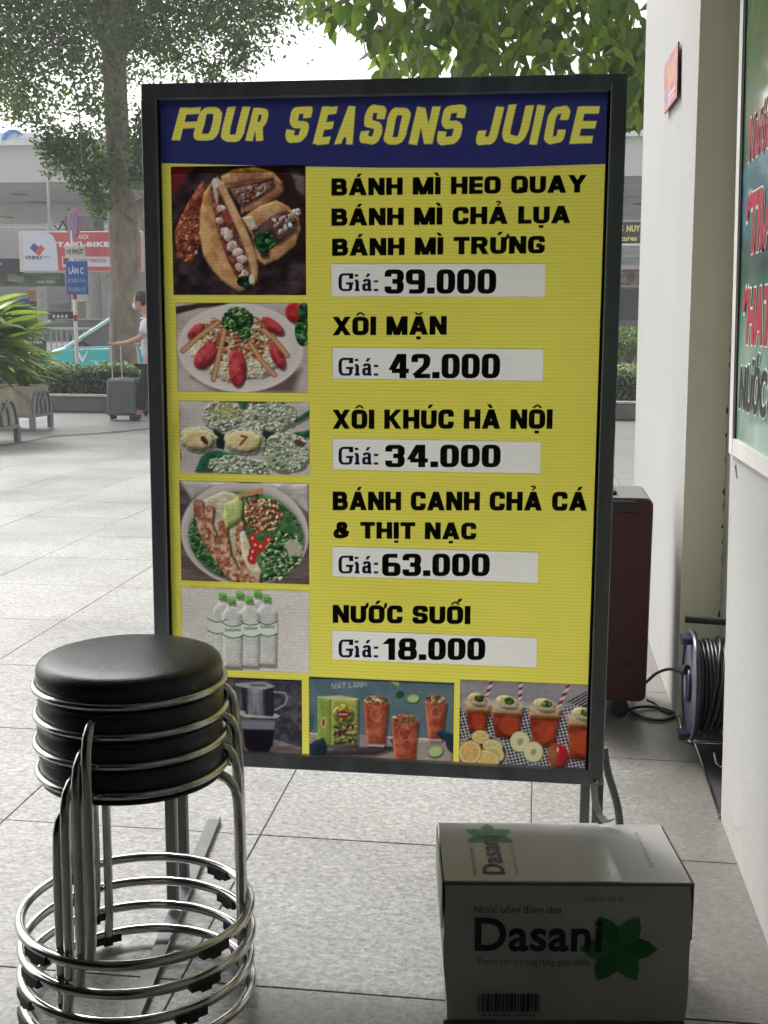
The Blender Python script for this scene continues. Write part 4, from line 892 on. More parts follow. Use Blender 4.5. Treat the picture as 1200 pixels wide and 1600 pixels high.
# 8 peach teas on checked cloth
a = Art(208, 132, (150, 146, 152))
def E8(x, y, rx, ry, rot=0, **k): return a.ell((x-85)/4.62, (y-75)/4.62, rx/4.62, ry/4.62, rot, **k)
def P8(pts, s_=1.2): return a.poly([((x-85)/4.62, (y-75)/4.62) for x, y in pts], s_)
a.tex(np.ones_like(a.X), (140, 136, 142), (156, 150, 156), 30, 3, .3, 2)
chk = ((np.floor((a.X*.8+a.Y*.5)/3.6)+np.floor((a.Y*.9-a.X*.45)/3.6)) % 2); cloth = P8([(85, 270), (140, 330), (600, 250), (860, 240), (1050, 200), (1050, 710), (85, 710)], 2)
a.put(cloth*chk, (34, 34, 40)); a.put(cloth*(1-chk), (176, 174, 178))
a.put(P8([(850, 200), (1000, 120), (1050, 180), (1050, 260)], 2)*((np.floor((a.X+a.Y*1.6)/4) % 2)), (40, 40, 46))
def cup(x, y, wt, wb, h, sd_):
    a.tex(P8([(x-wt, y), (x+wt, y), (x+wb, y+h), (x-wb, y+h)], 2), (126, 38, 24), (176, 74, 34), 16, sd_); a.tex(P8([(x-wt, y), (x+wt, y), (x+wt*.93, y+70), (x-wt*.93, y+70)], 5), (190, 150, 90), (204, 170, 116), 8, sd_)
    a.put(E8(x, y-4, wt*1.08, 40, soft=4), (196, 186, 170), .85); a.tex(E8(x-4, y-20, wt*.7, 44, 10), (196, 160, 90), (222, 204, 150), 6, sd_); a.put(E8(x, y+8, wt*1.05, 10, 0, soft=3), (214, 208, 200), .5)
    a.put(E8(x+wb*.1, y+h*.62, wb*.8, h*.28, 10, soft=2), (196, 70, 34), .6)
    a.bits(E8(x+14, y-26, 38, 26), 14, [(70, 120, 50), (110, 150, 70), (50, 90, 44)], (1.6, 3), sd_)
cup(215, 230, 95, 60, 220, 1); cup(430, 240, 115, 85, 240, 2); cup(700, 250, 115, 80, 280, 3); cup(980, 300, 115, 90, 310, 4)
for q in ([(310, 75), (285, 180)], [(525, 75), (520, 195)], [(862, 90), (800, 240)]):
    l_ = [((x-85)/4.62, (y-75)/4.62) for x, y in q]; mk = a.line(l_, 6, 1); a.put(mk, (206, 200, 200)); a.put(mk*((np.floor((a.Y+a.X*.5)/5) % 2)), (150, 30, 46))
a.put(E8(260, 600, 180, 140, soft=2), (170, 166, 168)); a.put(E8(260, 600, 168, 128, soft=2), (40, 34, 36))
def slice_(x, y, rx, ry, ro, c1, c2):
    a.put(E8(x, y, rx, ry, ro), c1); a.put(E8(x, y, rx*.88, ry*.88, ro), (222, 214, 180)); mm_ = E8(x, y, rx*.78, ry*.78, ro); a.d = None; a.tex(mm_, c2, tuple(min(255, c+22) for c in c2), 5, int(x))
slice_(240, 485, 66, 50, 0, (196, 160, 70), (204, 176, 100)); slice_(330, 550, 76, 56, 10, (186, 160, 70), (196, 180, 106)); slice_(340, 600, 80, 60, 20, (180, 170, 80), (190, 180, 110)); slice_(290, 640, 95, 66, 10, (196, 160, 60), (204, 176, 96)); slice_(165, 600, 84, 92, 30, (200, 150, 50), (206, 160, 84))
for x, y in ((530, 505), (628, 575)): a.put(E8(x, y, 74, 78), (120, 130, 60)); a.put(E8(x-3, y-2, 70, 73), (214, 206, 160)); a.put(E8(x, y, 20, 26, 30), (150, 130, 70), .7)
a.tex(E8(805, 590, 76, 84), (170, 24, 34), (196, 44, 50), 9, 3); a.put(E8(768, 590, 34, 70, soft=10), (150, 120, 50), .8); a.put(E8(802, 550, 8, 18), (226, 180, 170))
picture(a, 718, 1066, 926, 1198, dx=-3, gain=.9)

# flat metal bracket hanging down onto the carton
mb = MB(); pts = [(.117, SY-.004, .32), (.119, SY-.005, .305), (.122, SY-.006, .28), (.130, SY-.018, .262), (.140, SY-.03, .254), (.150, SY-.034, .262)]
for a0, b0_ in zip(pts[:-1], pts[1:]):
    A, B = Vector(a0), Vector(b0_); wv = Vector((.006, .004, .0)); th = Vector((0, .0012, .0012))
    mb.add([A-wv, A+wv, B+wv, B-wv, A-wv+th, A+wv+th, B+wv+th, B-wv+th], [(0, 1, 2, 3), (7, 6, 5, 4), (0, 4, 5, 1), (2, 6, 7, 3), (1, 5, 6, 2), (3, 7, 4, 0)])
mb.build('strap', M['frame_l'], sign)

# ------------------------------------------------------------------ stools
def make_stool(hq=True):
    root = thing('stool', (0, 0, 0), '', 'stool')
    mb = MB(); H0 = .393   # height of seat ring above the foot ring
    prof = [(.001, -.012), (.140, -.012), (.146, -.004), (.1475, .010), (.1475, .024), (.1455, .031), (.140, .0365), (.128, .040), (.10, .0425), (.06, .0445), (.001, .045)]
    mb.lathe((0, 0, H0), prof, 56); mb.build('seat', M['vinyl'], root, local=True)
    mb = MB(); mb.ring((0, 0, H0), .1505, .0058, 64, 10); mb.build('seat_ring', M['steel'], root, local=True)
    mb = MB(); mb.lathe((0, 0, H0-.016), [(.001, -.001), (.146, -.001), (.146, .003), (.001, .003)], 40); mb.build('seat_base', M['black_pl'], root, local=True)
    mb = MB(); mb.ring((0, 0, 0), .1875, .0085, 72, 12); mb.build('foot_ring', M['steel'], root, local=True)
    for k in range(3):
        a = math.radians(-70-23.5+120*k); c, s_ = math.cos(a), math.sin(a)
        prof = [(.085, H0-.022), (.125, H0-.021), (.142, H0-.023), (.155, H0-.031), (.1645, H0-.044), (.169, H0-.062), (.171, H0-.10), (.172, .25), (.173, .12), (.174, .055), (.1765, .035), (.1805, .012), (.182, .002)]
        mb = MB(); mb.tube([(r*c, r*s_, z) for r, z in prof], .0083, 12); mb.build('leg', M['steel'], root, local=True)
    for k in range(4):
        a = math.radians(-70+37+90*k); mb = MB(); n = 3; half = .135
        for i in range(n):
            a0, a1 = a-half+2*half*i/n, a-half+2*half*(i+1)/n; zt_, zb_ = .002, (-.018 if i == 1 else -.013)
            vs = [(r*math.cos(q), r*math.sin(q), z) for q in (a0, a1) for r in (.176, .199) for z in (zb_, zt_)]
            mb.add(vs, [(0, 1, 3, 2), (4, 6, 7, 5), (0, 4, 5, 1), (2, 3, 7, 6), (0, 2, 6, 4), (1, 5, 7, 3)])
        mb.build('rubber_foot', M['rubber'], root, local=True)
    return root
stool0 = make_stool()
slabels = ['topmost black vinyl stool of the stack, its whole round cushion showing', 'second stool from the top in the chrome stack of stools', 'third stool from the top in the chrome stack of stools', 'lowest stool of the stack, resting its chrome ring on the floor']
for k in range(4):
    o = stool0 if k == 0 else copy_tree(stool0)
    o.location = (-.640+[0, .0015, -.001, .001][k], 1.782, .165-.0463*k+(0.0)); o.rotation_euler = (0, 0, math.radians(-6.6*k))
    tag(o, slabels[k], 'stool', 'stacked stools with black seats')

# ------------------------------------------------------------------ water carton
bx = thing('water_carton', (.08, 1.93, 0), 'white cardboard carton of bottled water with green star, on the floor before the board', 'carton')
A = Vector((-.126, 1.7795, 0)); B = Vector((.263, 1.8286, 0)); bux = (B-A).normalized(); BW = (B-A).length; bd = Vector((-bux.y, bux.x, 0)); BD = .222; BH = .244
def bp_(u, v, z): return A+bux*u+bd*v+Vector((0, 0, z))
mb = MB(); nz = 7; nu = 10
def bulge(u, v, z):
    s = math.sin(PI*min(1, max(0, z/BH))); cx_, cy_ = u/BW-.5, v/BD-.5
    du = (.004*s*(1 if cx_ > 0 else -1)*abs(cx_)*2) - (.006*(1-z/BH) if cx_ < 0 else 0)*-1
    if z < .0: du += 0
    return bp_(u+du+(.003*math.sin(z*40)*abs(cx_)), v+.004*s*cy_*2, z)
per = [(BW*i/nu, 0) for i in range(nu+1)]+[(BW, BD*i/4) for i in range(1, 5)]+[(BW-BW*i/nu, BD) for i in range(1, nu+1)]+[(0, BD-BD*i/4) for i in range(1, 4)]
np_ = len(per); vs = [bulge(u, v, BH*j/nz) for j in range(nz+1) for (u, v) in per]
mb.add(vs, [(j*np_+i, j*np_+(i+1) % np_, (j+1)*np_+(i+1) % np_, (j+1)*np_+i) for j in range(nz) for i in range(np_)], 0, False)
mb.build('carton_wall', M['carton'], bx)
rzb = math.atan2(bux.y, bux.x)
sp_ = .262
for u0, u1, z in ((-.0015, sp_, BH), (sp_+.001, BW+.002, BH-.0012)):
    mb = MB(); c = bp_((u0+u1)/2, BD/2, z+.0015); mb.box((c.x, c.y, c.z), (u1-u0, BD+.003, .003), rzb, b=.0008); mb.build('top_flap', M['carton'], bx)
mb = MB(); c = bp_(sp_-.004, BD/2, BH+.0034); mb.box((c.x, c.y, c.z), (.050, BD+.004, .0006), rzb); mb.build('sealing_tape', mat('clear_tape', (.48, .475, .455), .35, coat=.3, bump=.08, bscale=25), bx)
mb = MB(); c = bp_(BW/2, -.0022, BH-.0022); mb.box((c.x, c.y, c.z), (BW+.002, .0012, .0035), rzb); mb.build('folded_edge', M['carton_in'], bx)
mb = MB(); c = bp_(BW+.0055, BD/2, BH*.80); mb.box((c.x, c.y, c.z), (.0022, BD, BH*.40), rzb); mb.build('side_flap', M['carton_in'], bx)
mb = MB(); c = bp_(-.0045, BD/2, BH*.83); mb.box((c.x, c.y, c.z), (.0022, BD-.004, BH*.33), rzb); mb.build('side_flap', M['carton'], bx)
mb = MB(); c = bp_(BW/2, -.001, .003); mb.box((c.x, c.y, c.z), (BW, .004, .006), rzb); mb.build('bottom_edge', M['carton_in'], bx)
def BF(px, py):      # front face, measured from the photograph's front panel
    u = (px-690)/(1080-690)*BW; z = (1592-py)/(1592-1384)*BH; return u, z
def front(body, x0, x1, yt, yb_, m, off, sh=0):
    u0, z0 = BF(x0, yb_); u1, _ = BF(x1, yb_); _, z1 = BF(x0, yt)
    return letter(body, bp_(u0, -.0048, z0), bux, (0, 0, 1), u1-u0, z1-z0, m, bx, offset=off, shear=sh, lift=.0008)
def star(cu, cz, R, Pf, m, mb=None, sx=1., rot=0.):
    for k in range(6):
        a = math.radians(60*k+rot); mb = MB(); pts = []
        for t, wd in ((.0, .0), (.3, .171), (.52, .295), (.76, .20), (1., 0)):
            pts.append((t, wd))
        pol = [(t, wd) for t, wd in pts]+[(t, -wd) for t, wd in pts[1:-1][::-1]]
        mb.add([Pf(cu+R*sx*(t*math.cos(a)-w_*math.sin(a)), cz+R*(t*math.sin(a)+w_*math.cos(a))) for t, w_ in pol], [tuple(range(len(pol)))])
        mb.build('star_petal', m[k % 2], bx)
su, sz = BF(968, 1478)
star(su, sz, .064, lambda u, z: bp_(u, -.0051-.00002*(u*1000 % 3), z), (M['ink_green'], M['ink_green2']), rot=0)
front('Dasani', 738, 942, 1433, 1482, M['ink_navy'], .022)
front('Nước uống đóng chai', 737, 875, 1416, 1426, M['ink_teal'], .015)
front('Thanh khiết trong từng giọt nước', 742, 923, 1493, 1502, M['ink_grey'], .004)
front('HSD 01 04 27', 912, 975, 1402, 1409, M['ink_grey'], .0)
mb = MB(); x = 745.
r_ = random.Random(4)
while x < 843:
    w_ = r_.choice([1.2, 1.2, 2.2, 3.2, 4.]); u0, z0 = BF(x, 1572); u1, z1 = BF(min(844, x+w_), 1545)
    mb.add([bp_(u0, -.0056, z0), bp_(u1, -.0056, z0), bp_(u1, -.0056, z1), bp_(u0, -.0056, z1)], [(0, 1, 2, 3)]); x += w_+r_.choice([1.0, 1.3, 2.2])
mb.build('barcode', M['ink_navy'], bx)
front('8 935049 500469', 752, 838, 1575, 1579, M['ink_navy'], .0)
# top print, reading away from the viewer
def topt(body, u, v0, v1, cap, m, off):
    return letter(body, bp_(u, v0, BH+.0036), bd, -bux, v1-v0, cap, m, bx, offset=off, lift=.0005)
star(.084, .168, .050, lambda u, v: bp_(u, v, BH+.0036), (M['ink_green2'], M['ink_green']), rot=30, sx=.92)
topt('Dasani', .098, .022, .168, .036, M['ink_navy'], .022)
topt('Nước uống đóng chai', .052, .018, .120, .007, M['ink_teal'], .0)
topt('Thanh khiết trong từng giọt nước', .120, .018, .150, .006, M['ink_grey'], .0)
topt('Để nơi khô ráo, thoáng mát', .345, .05, .185, .007, M['ink_grey'], .0)

# ------------------------------------------------------------------ trolley loudspeaker behind the board
sk = thing('trolley_speaker', (.22, 3.45, 0), 'dark red trolley loudspeaker on castors behind the menu board', 'loudspeaker')
M['wine'] = mat('wine_red_shell', (.05, .007, .009), .55, var=.3, vscale=6, bump=.05)
def rrect(x0, x1, z0, z1, r, n=6):
    P = []
    for cx, cz, a0 in ((x1-r, z0+r, -90), (x1-r, z1-r, 0), (x0+r, z1-r, 90), (x0+r, z0+r, 180)):
        for k in range(n+1):
            a = math.radians(a0+90*k/n); P.append((cx+r*math.cos(a), cz+r*math.sin(a)))
    return P
sx0, sx1, sz0, sz1, sy0, sy1 = .0, .334, .052, .648, 3.37, 3.64
mb = MB(); P = rrect(sx0, sx1, sz0, sz1, .022); mb.prism(P, sy0+.006, sy1, 1); mb.prism(rrect(sx0+.004, sx1-.004, sz0+.004, sz1-.004, .02), sy0, sy0+.0055, 0)
mb.build('cabinet', [M['wine'], mat('grey_shell', (.09, .09, .095), .5)], sk)
mb = MB(); mb.box((.21, sy0-.004, sz1-.024), (.16, .012, .034), b=.003); mb.build('handle_recess', M['black_pl'], sk)
mb = MB(); mb.box((.17, 3.5, sz1+.006), (.13, .15, .012), b=.003); mb.build('handle', M['black_pl'], sk)
mb = MB(); mb.lathe((.275, sy0-.001, .17), [(.001, -.002), (.009, -.002), (.011, 0)], 16, axis='Y'); mb.build('screw', M['black_pl'], sk)
for x in (.05, .262):
    for y in (3.41, 3.6):
        mb = MB(); mb.box((x, y, .046), (.04, .04, .012), b=.002); mb.box((x-.012, y, .034), (.003, .022, .022)); mb.box((x+.012, y, .034), (.003, .022, .022)); c = mb.build('caster', M['black_pl'], sk)
        mb = MB(); mb.lathe((x, y-.03, .027), [(.006, -.003), (.025, -.003), (.027, .002), (.027, .016), (.025, .021), (.006, .021)], 24, axis='Y'); w_ = mb.build('wheel', M['rubber'], sk); 
def cable(pts, r, name, label, m=None):
    P = [Vector(p) for p in pts]; out = []
    for i in range(len(P)-1):
        p0, p1, p2, p3 = P[max(i-1, 0)], P[i], P[i+1], P[min(i+2, len(P)-1)]
        for k in range(8):
            t = k/8; out.append(.5*((2*p1)+(p2-p0)*t+(2*p0-5*p1+4*p2-p3)*t*t+(3*p1-p0-3*p2+p3)*t**3))
    out.append(P[-1]); mb = MB(); mb.tube(out, r, 8); o = mb.build(name, m or M['black_pl']); tag(o, label, 'cable'); return o, mb
cable([at(985, 1090, 3.60), at(1014, 1062, 3.36), at(1026, 1052, 3.28), at(1042, 1046, 3.2), at(1058, 1046, 3.12)], .0042, 'power_cable', 'black mains cable arching from the speaker to the plug on the reel')
plug = MB(); a_, b_ = at(1056, 1046, 3.12), at(1074, 1047, 3.09); plug.tube([a_, a_.lerp(b_, .3), a_.lerp(b_, .62), b_], [.006, .008, .013, .014], 12); tag(plug.build('mains_plug', M['black_pl']), 'black mains plug pushed into the side of the blue reel', 'plug')
G = lambda x, y, z=.005: gnd(x, y, z)
cable([G(982, 1108, .01), G(1005, 1104, .008), G(1030, 1106), G(1048, 1111), G(1060, 1115), G(1068, 1110)], .0045, 'floor_cable', 'straighter black cable on the floor between speaker castor and reel')
cable([G(980, 1108, .01), G(1000, 1119), G(1025, 1125), G(1045, 1123), G(1056, 1117), G(1060, 1112)], .0045, 'looped_cable', 'lower black cable looping on the floor towards the chrome reel stand')
cable([at(1011, 1094, 3.5), G(1024, 1100), G(1036, 1110), G(1050, 1114), G(1075, 1113)], .0032, 'thin_cable', 'thin black lead behind the two floor cables by the pillar foot')
# ribbed grey conduit from board to floor behind the carton
pts = [at(944, 1165, 2.20), at(946, 1188, 2.20), at(951, 1212, 2.19), at(960, 1240, 2.17), at(967, 1268, 2.15), at(969, 1300, 2.13), at(969, 1330, 2.13)]
P = []
for i in range(len(pts)-1):
    for k in range(18): P.append(pts[i].lerp(pts[i+1], k/18))
sm = [sum((P[max(0, min(len(P)-1, i+j))] for j in range(-8, 9)), Vector())/17 for i in range(len(P))]
mb = MB(); mb.tube(sm, [.0076 if i % 3 else .0066 for i in range(len(sm))], 12); tag(mb.build('ribbed_conduit', mat('grey_conduit', (.09, .105, .10), .6)), 'grey ribbed plastic conduit hanging behind the board above the carton', 'conduit')

# ------------------------------------------------------------------ cable reel
rl = thing('cable_reel', (.50, 3.12, 0), 'blue cable reel wound with black cable on a chrome stand beside the pillar', 'cable reel')
M['blue_pl'] = mat('blue_plastic', (.003, .014, .042), .35, var=.15, coat=.3)
M['pale_label'] = mat('pale_reel_label', (.14, .14, .185), .4, var=.3, vscale=14)
rc = (3.10, .192); RR = .145; rx0 = at(1079, 1057, 3.10).x; rx0 = float(rx0)
mb = MB(); mb.lathe((rx0, rc[0], rc[1]), [(.02, 0), (RR-.012, 0), (RR-.006, -.005), (RR, -.003), (RR, .008), (RR-.01, .010), (.02, .010)], 48, axis='X'); fl = mb.build('flange', M['blue_pl'], rl)
mb = MB(); mb.lathe((rx0-.0016, rc[0], rc[1]), [(.05, 0), (RR-.018, 0), (RR-.018, .001), (.05, .001)], 40, axis='X'); mb.build('label_disc', M['pale_label'], rl)
mb = MB(); mb.ring((rx0-.002, rc[0], rc[1]), RR-.003, .003, 48, 8, axis='X'); mb.build('rim', M['pale_label'], rl)
mb = MB(); mb.lathe((rx0-.012, rc[0], rc[1]), [(.001, 0), (.042, 0), (.046, .004), (.046, .012), (.001, .012)], 28, axis='X'); mb.build('socket_hub', M['blue_pl'], rl)
mb = MB(); mb.lathe((rx0+.10, rc[0], rc[1]), [(.02, 0), (RR, 0), (RR, .010), (.02, .010)], 40, axis='X'); mb.build('flange', M['blue_pl'], rl)
mb = MB(); mb.lathe((rx0+.011, rc[0], rc[1]), [(.03, 0), (.085, 0), (.085, .088), (.03, .088)], 32, axis='X'); mb.build('drum', M['blue_pl'], rl)
M['cable_black'] = mat('black_cable_sheath', (.012, .012, .012), .38)
for k in range(9):
    mb = MB(); R_ = .118+random.uniform(-.004, .004); mb.ring((rx0+.016+.0098*k, rc[0]+random.uniform(-.002, .002), rc[1]+random.uniform(0, .004)), R_, .0046, 40, 8, axis='X'); mb.build('cable_turn', M['cable_black'], rl)
for k in range(3):
    mb = MB(); pts = [(rx0+.050+.014*k+.022*math.sin(a*1.0+.4), rc[0]+(.126+.008*math.sin(a*2+k))*math.cos(a), rc[1]+(.127+.006*math.cos(a+k))*math.sin(a)) for a in np.linspace(0, 2*PI, 40, endpoint=False)]; mb.tube(pts, .0046, 8, closed=True); mb.build('cable_turn', M['cable_black'], rl)
for z_, y_, nm in ((.315, 3.10, 'bracket'), (.062, 3.08, 'bracket')):
    mb = MB(); mb.box((rx0-.012, y_, z_), (.036, .05, .018), b=.003); mb.build(nm, M['blue_pl'], rl)
mb = MB(); hz = at(1100, 968, 3.14).z; mb.tube([(at(1070, 968, 3.14).x, 3.14, hz), (.545, 3.12, hz)], .0105, 14); mb.build('handle', M['black_pl'], rl)
# chrome stand
s1 = gnd(1060, 1112, .008); s2 = gnd(1072, 1155, .008)
mb = MB(); pts = [(s1.x, s1.y+.03, .03), (s1.x, s1.y, .008), (s2.x-.006, s2.y+.05, .008), (s2.x, s2.y, .008), (s2.x+.012, s2.y-.02, .008), (s2.x+.04, s2.y-.024, .008), (.545, s2.y-.024, .008)]
mb.tube(pts, .0062, 10); mb.build('stand_tube', M['steel'], rl)
mb = MB(); mb.tube([(.47, 2.97, .055), (.475, 2.96, .03), (.485, 2.955, .022), (.497, 2.96, .03), (.505, 2.965, .06)], .003, 8); mb.build('wire_hook', M['steel'], rl)
mb = MB(); mb.tube([(.548, s2.y-.024, .008), (.548, 3.0, .30), (.548, 3.12, hz-.0125)], .0055, 10); mb.build('stand_tube', M['steel'], rl)

# ------------------------------------------------------------------ hedge and its kerb
M['leaf_hedge'] = leaf_mat('hedge_leaf', (.03, .065, .02), (.15, .21, .07), .35, .35)
M['leaf_hedge2'] = leaf_mat('bright_shrub_leaf', (.05, .09, .01), (.16, .22, .03), .4, .4)
M['leaf_fine'] = leaf_mat('fine_tree_leaf', (.035, .07, .03), (.12, .17, .06), .45, .5)
M['leaf_big'] = leaf_mat('broad_tree_leaf', (.045, .08, .028), (.15, .20, .055), .45, .42)
M['leaf_plant'] = leaf_mat('planter_leaf', (.07, .11, .045), (.20, .26, .09), .4, .25)
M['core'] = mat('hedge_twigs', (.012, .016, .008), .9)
M['twig'] = mat('brown_twigs', (.10, .075, .05), .9)
M['bark'] = mat('tree_bark', (.23, .185, .15), .9, var=.45, vscale=7, bump=.6, bscale=40, stretch=(1, 1, .5))
def leaves(name, pts, nrm, size, m, parent, asp=.5, kind=None, fold=.25):
    """leaf-shaped blades: 4 corners, folded along the midrib"""
    n = len(pts); pts = np.asarray(pts); nrm = np.asarray(nrm); nrm = nrm/np.linalg.norm(nrm, axis=1, keepdims=True)
    a = rng.normal(size=(n, 3)); u = np.cross(nrm, a); u /= np.linalg.norm(u, axis=1, keepdims=True); v = np.cross(nrm, u)
    s = np.asarray(size).reshape(-1, 1)*np.ones((n, 1)); w_ = s*asp
    V = np.stack([pts-u*s*.5, pts+v*w_*.5+nrm*s*fold*.3, pts+u*s*.5, pts-v*w_*.5+nrm*s*fold*.3], 1).reshape(-1, 3)
    i = np.arange(n)[:, None]*4; F = np.concatenate([i+[[0, 1, 2]], i+[[0, 2, 3]]], 1).reshape(-1, 3)
    o = mesh_np(name, V, F, m, parent)
    if kind: o['kind'] = kind
    return o
def hedge(x0, x1, y0, y1, z0, z1, dens, label, m, ls=.055, group=None):
    h = thing('hedge', ((x0+x1)/2, (y0+y1)/2, z0), label, 'hedge', group)
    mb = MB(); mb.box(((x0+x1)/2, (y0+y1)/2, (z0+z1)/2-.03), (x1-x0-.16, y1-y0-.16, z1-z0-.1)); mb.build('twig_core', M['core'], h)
    nf = int((x1-x0)*(z1-z0)*dens); nt_ = int((x1-x0)*(y1-y0)*dens)
    f = np.stack([rng.uniform(x0, x1, nf), y0+np.abs(rng.normal(0, .06, nf)), rng.uniform(z0, z1, nf)], 1); f[:, 1] += .05*np.sin(f[:, 0]*3.1)+.03*np.sin(f[:, 2]*19+f[:, 0]*7)
    tpp = np.stack([rng.uniform(x0, x1, nt_), rng.uniform(y0, y1, nt_), z1-np.abs(rng.normal(0, .04, nt_))], 1); tpp[:, 2] += .035*np.sin(tpp[:, 0]*2.3)+.03*np.sin(tpp[:, 0]*9+tpp[:, 1]*5)+rng.uniform(0, .05, nt_)*(rng.random(nt_) > .7)
    P = np.concatenate([f, tpp]); Nn = np.concatenate([np.tile([0, -1, .5], (nf, 1)), np.tile([0, -.3, 1], (nt_, 1))])+rng.normal(0, .55, (nf+nt_, 3))
    leaves('foliage', P, Nn, rng.uniform(.6, 1.2, len(P))*ls, m, h, .55, 'stuff'); return h
kerb = MB(); kx0, kx1 = -9.5, 4.0; yk = 15.0
kerb.box(((kx0+kx1)/2, yk+.08, .10), (kx1-kx0, .16, .20), b=.008); tag(kerb.build('kerb', mat('kerb_stone', (.12, .115, .105), .8, var=.25, vscale=4, bump=.2)), 'low stone kerb in front of the hedge', kind='structure')
kt = MB(); kt.box(((kx0+kx1)/2, yk+.075, .215), (kx1-kx0, .19, .03), b=.006); tag(kt.build('kerb_cap', mat('kerb_cap_stone', (.42, .41, .38), .8, var=.15)), 'pale capping along the kerb', kind='structure')
sb = MB(); sb.box(((kx0+kx1)/2, 15.75, .08), (kx1-kx0, 1.1, .16)); tag(sb.build('soil_bed', mat('soil', (.06, .045, .03), .95, var=.3)), 'soil bed behind the kerb', kind='structure')
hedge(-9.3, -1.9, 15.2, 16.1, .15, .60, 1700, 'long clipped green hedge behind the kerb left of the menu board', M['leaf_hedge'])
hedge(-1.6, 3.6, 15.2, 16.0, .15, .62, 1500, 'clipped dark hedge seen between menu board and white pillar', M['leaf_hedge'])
hs_ = thing('shrub', (1.2, 16.7, 0), 'bright yellow-green shrub above the hedge by the white pillar', 'shrub')
nn = 5200; P = np.stack([rng.uniform(.2, 2.4, nn), 16.5+np.abs(rng.normal(0, .2, nn)), rng.uniform(.78, 1.18, nn)], 1); P[:, 2] += .05*np.sin(P[:, 0]*9)
leaves('foliage', P, rng.normal(0, .6, (nn, 3))+[0, -.8, .6], rng.uniform(.035, .07, nn), M['leaf_hedge2'], hs_, .5, 'stuff')
mb = MB()
for k in range(90):
    x = random.uniform(.2, 2.4); y = 16.6+random.uniform(-.15, .2); mb.tube([(x, y, 0), (x+random.uniform(-.1, .1), y, .45), (x+random.uniform(-.25, .25), y+random.uniform(-.1, .1), .95)], .008, 4)
o = mb.build('stems', M['twig'], hs_); o['kind'] = 'stuff'

# ------------------------------------------------------------------ trees
def limb(mb, pts, r0, r1, n=10, wob=.0):
    K = len(pts); mb.tube([Vector(p)+Vector((random.uniform(-wob, wob), random.uniform(-wob, wob), 0)) for p in pts], [r0+(r1-r0)*k/(K-1) for k in range(K)], n)
ty = 16.6
tr = thing('tree', (-5.86, ty, -.05), 'grey barked street tree with fine drooping foliage, behind the suitcase at left', 'tree')
cl = [(186, 640), (193, 585), (195, 520), (196, 450), (194, 380), (192, 330), (188, 270), (183, 200), (180, 130), (178, 70)]
wdt = [52, 48, 47, 46, 46, 46, 37, 36, 36, 38]
mb = MB(); pts = [at(x, y, ty) for x, y in cl]; 
P = []; R_ = []
for i in range(len(pts)-1):
    for k in range(4):
        t = k/4; P.append(pts[i].lerp(pts[i+1], t)); R_.append((wdt[i]+(wdt[i+1]-wdt[i])*t)/2/FPX*16.8*(1+random.uniform(-.03, .03)))
P.append(pts[-1]); R_.append(wdt[-1]/2/FPX*16.8)
mb.tube(P, R_, 18)
P0 = at(178, 90, ty)
for tx, ty_, dy, r in ((130, -80, -.4, .09), (165, -120, .3, .12), (200, -110, -.3, .13), (240, -130, .4, .1), (100, -20, .5, .06), (280, -40, -.5, .06)):
    e_ = at(tx, ty_, ty+dy); limb(mb, [P0+Vector((0, 0, -.25)), P0.lerp(e_, .3)+Vector((0, 0, .03)), P0.lerp(e_, .65), e_], r*1.15, r*.6, 9, .03)
mb.tube([at(205, 335, ty-.1), at(222, 318, ty-.15), at(229, 312, ty-.15)], [.12, .075, .05], 10)
mb.build('trunk', M['bark'], tr)
mb = MB(); c = at(140+27*.0+140*.0+0, 0, ty)
k0 = at(178, 319, ty-.19); mb.ring((k0.x, k0.y, k0.z), .035, .012, 14, 6, axis='Y'); mb.build('knot', mat('pale_knot', (.30, .27, .23), .9), tr)
mb = MB(); limb(mb, [at(178, 60, ty), at(120, 10, ty-.6), at(70, 20, ty-.9), at(30, 60, ty-1)], .05, .015, 6, .03); limb(mb, [at(182, 40, ty), at(260, 10, ty-.4), at(330, 30, ty-.5), at(390, 70, ty-.5)], .045, .012, 6, .03)
limb(mb, [at(120, 10, ty-.6), at(110, 90, ty-.8), at(125, 180, ty-.9), at(130, 250, ty-.9)], .02, .006, 5, .02); limb(mb, [at(178, 60, ty), at(90, -60, ty+.5), at(0, -40, ty)], .06, .02, 6, .03)
for k in range(16):
    x = random.uniform(-20, 400); y0_ = random.uniform(-60, 20); y1_ = y0_+random.uniform(50, 130)
    limb(mb, [at(x, y0_, ty+random.uniform(-1, 1)), at(x+random.uniform(-15, 15), (y0_+y1_)/2, ty-.2), at(x+random.uniform(-30, 30), y1_, ty-.3)], .012, .004, 4)
mb.build('limbs', M['bark'], tr)
def lim1(x):      # lower outline of the crown as an angle-like profile
    X = [-140, -40, 0, 40, 60, 100, 110, 140, 165, 178, 215, 222, 240, 300, 360, 400, 430, 470]
    Y = [190, 185, 172, 190, 225, 250, 262, 255, 290, 240, 240, 262, 220, 170, 118, 95, 40, -20]
    return np.interp(x, X, Y)
C, S = [], []
for _ in range(430):
    x = rng.uniform(-140, 460); lo = lim1(x)
    y = rng.uniform(-420, lo-18)
    if y > 120 and 172 < x < 216: continue
    if rng.random() < .12 and y > -50: continue
    if 0 < x < 90 and 120 < y < 190 and rng.random() < .4: continue
    Y = ty+rng.uniform(-1.6, 1.6)
    if 158 < x < 226 and y > 20 and rng.random() < .8: Y = ty+rng.uniform(.5, 1.6)
    C.append(at(x, y, Y)); S.append(rng.uniform(.16, .34)*(1. if y < 180 else .6))
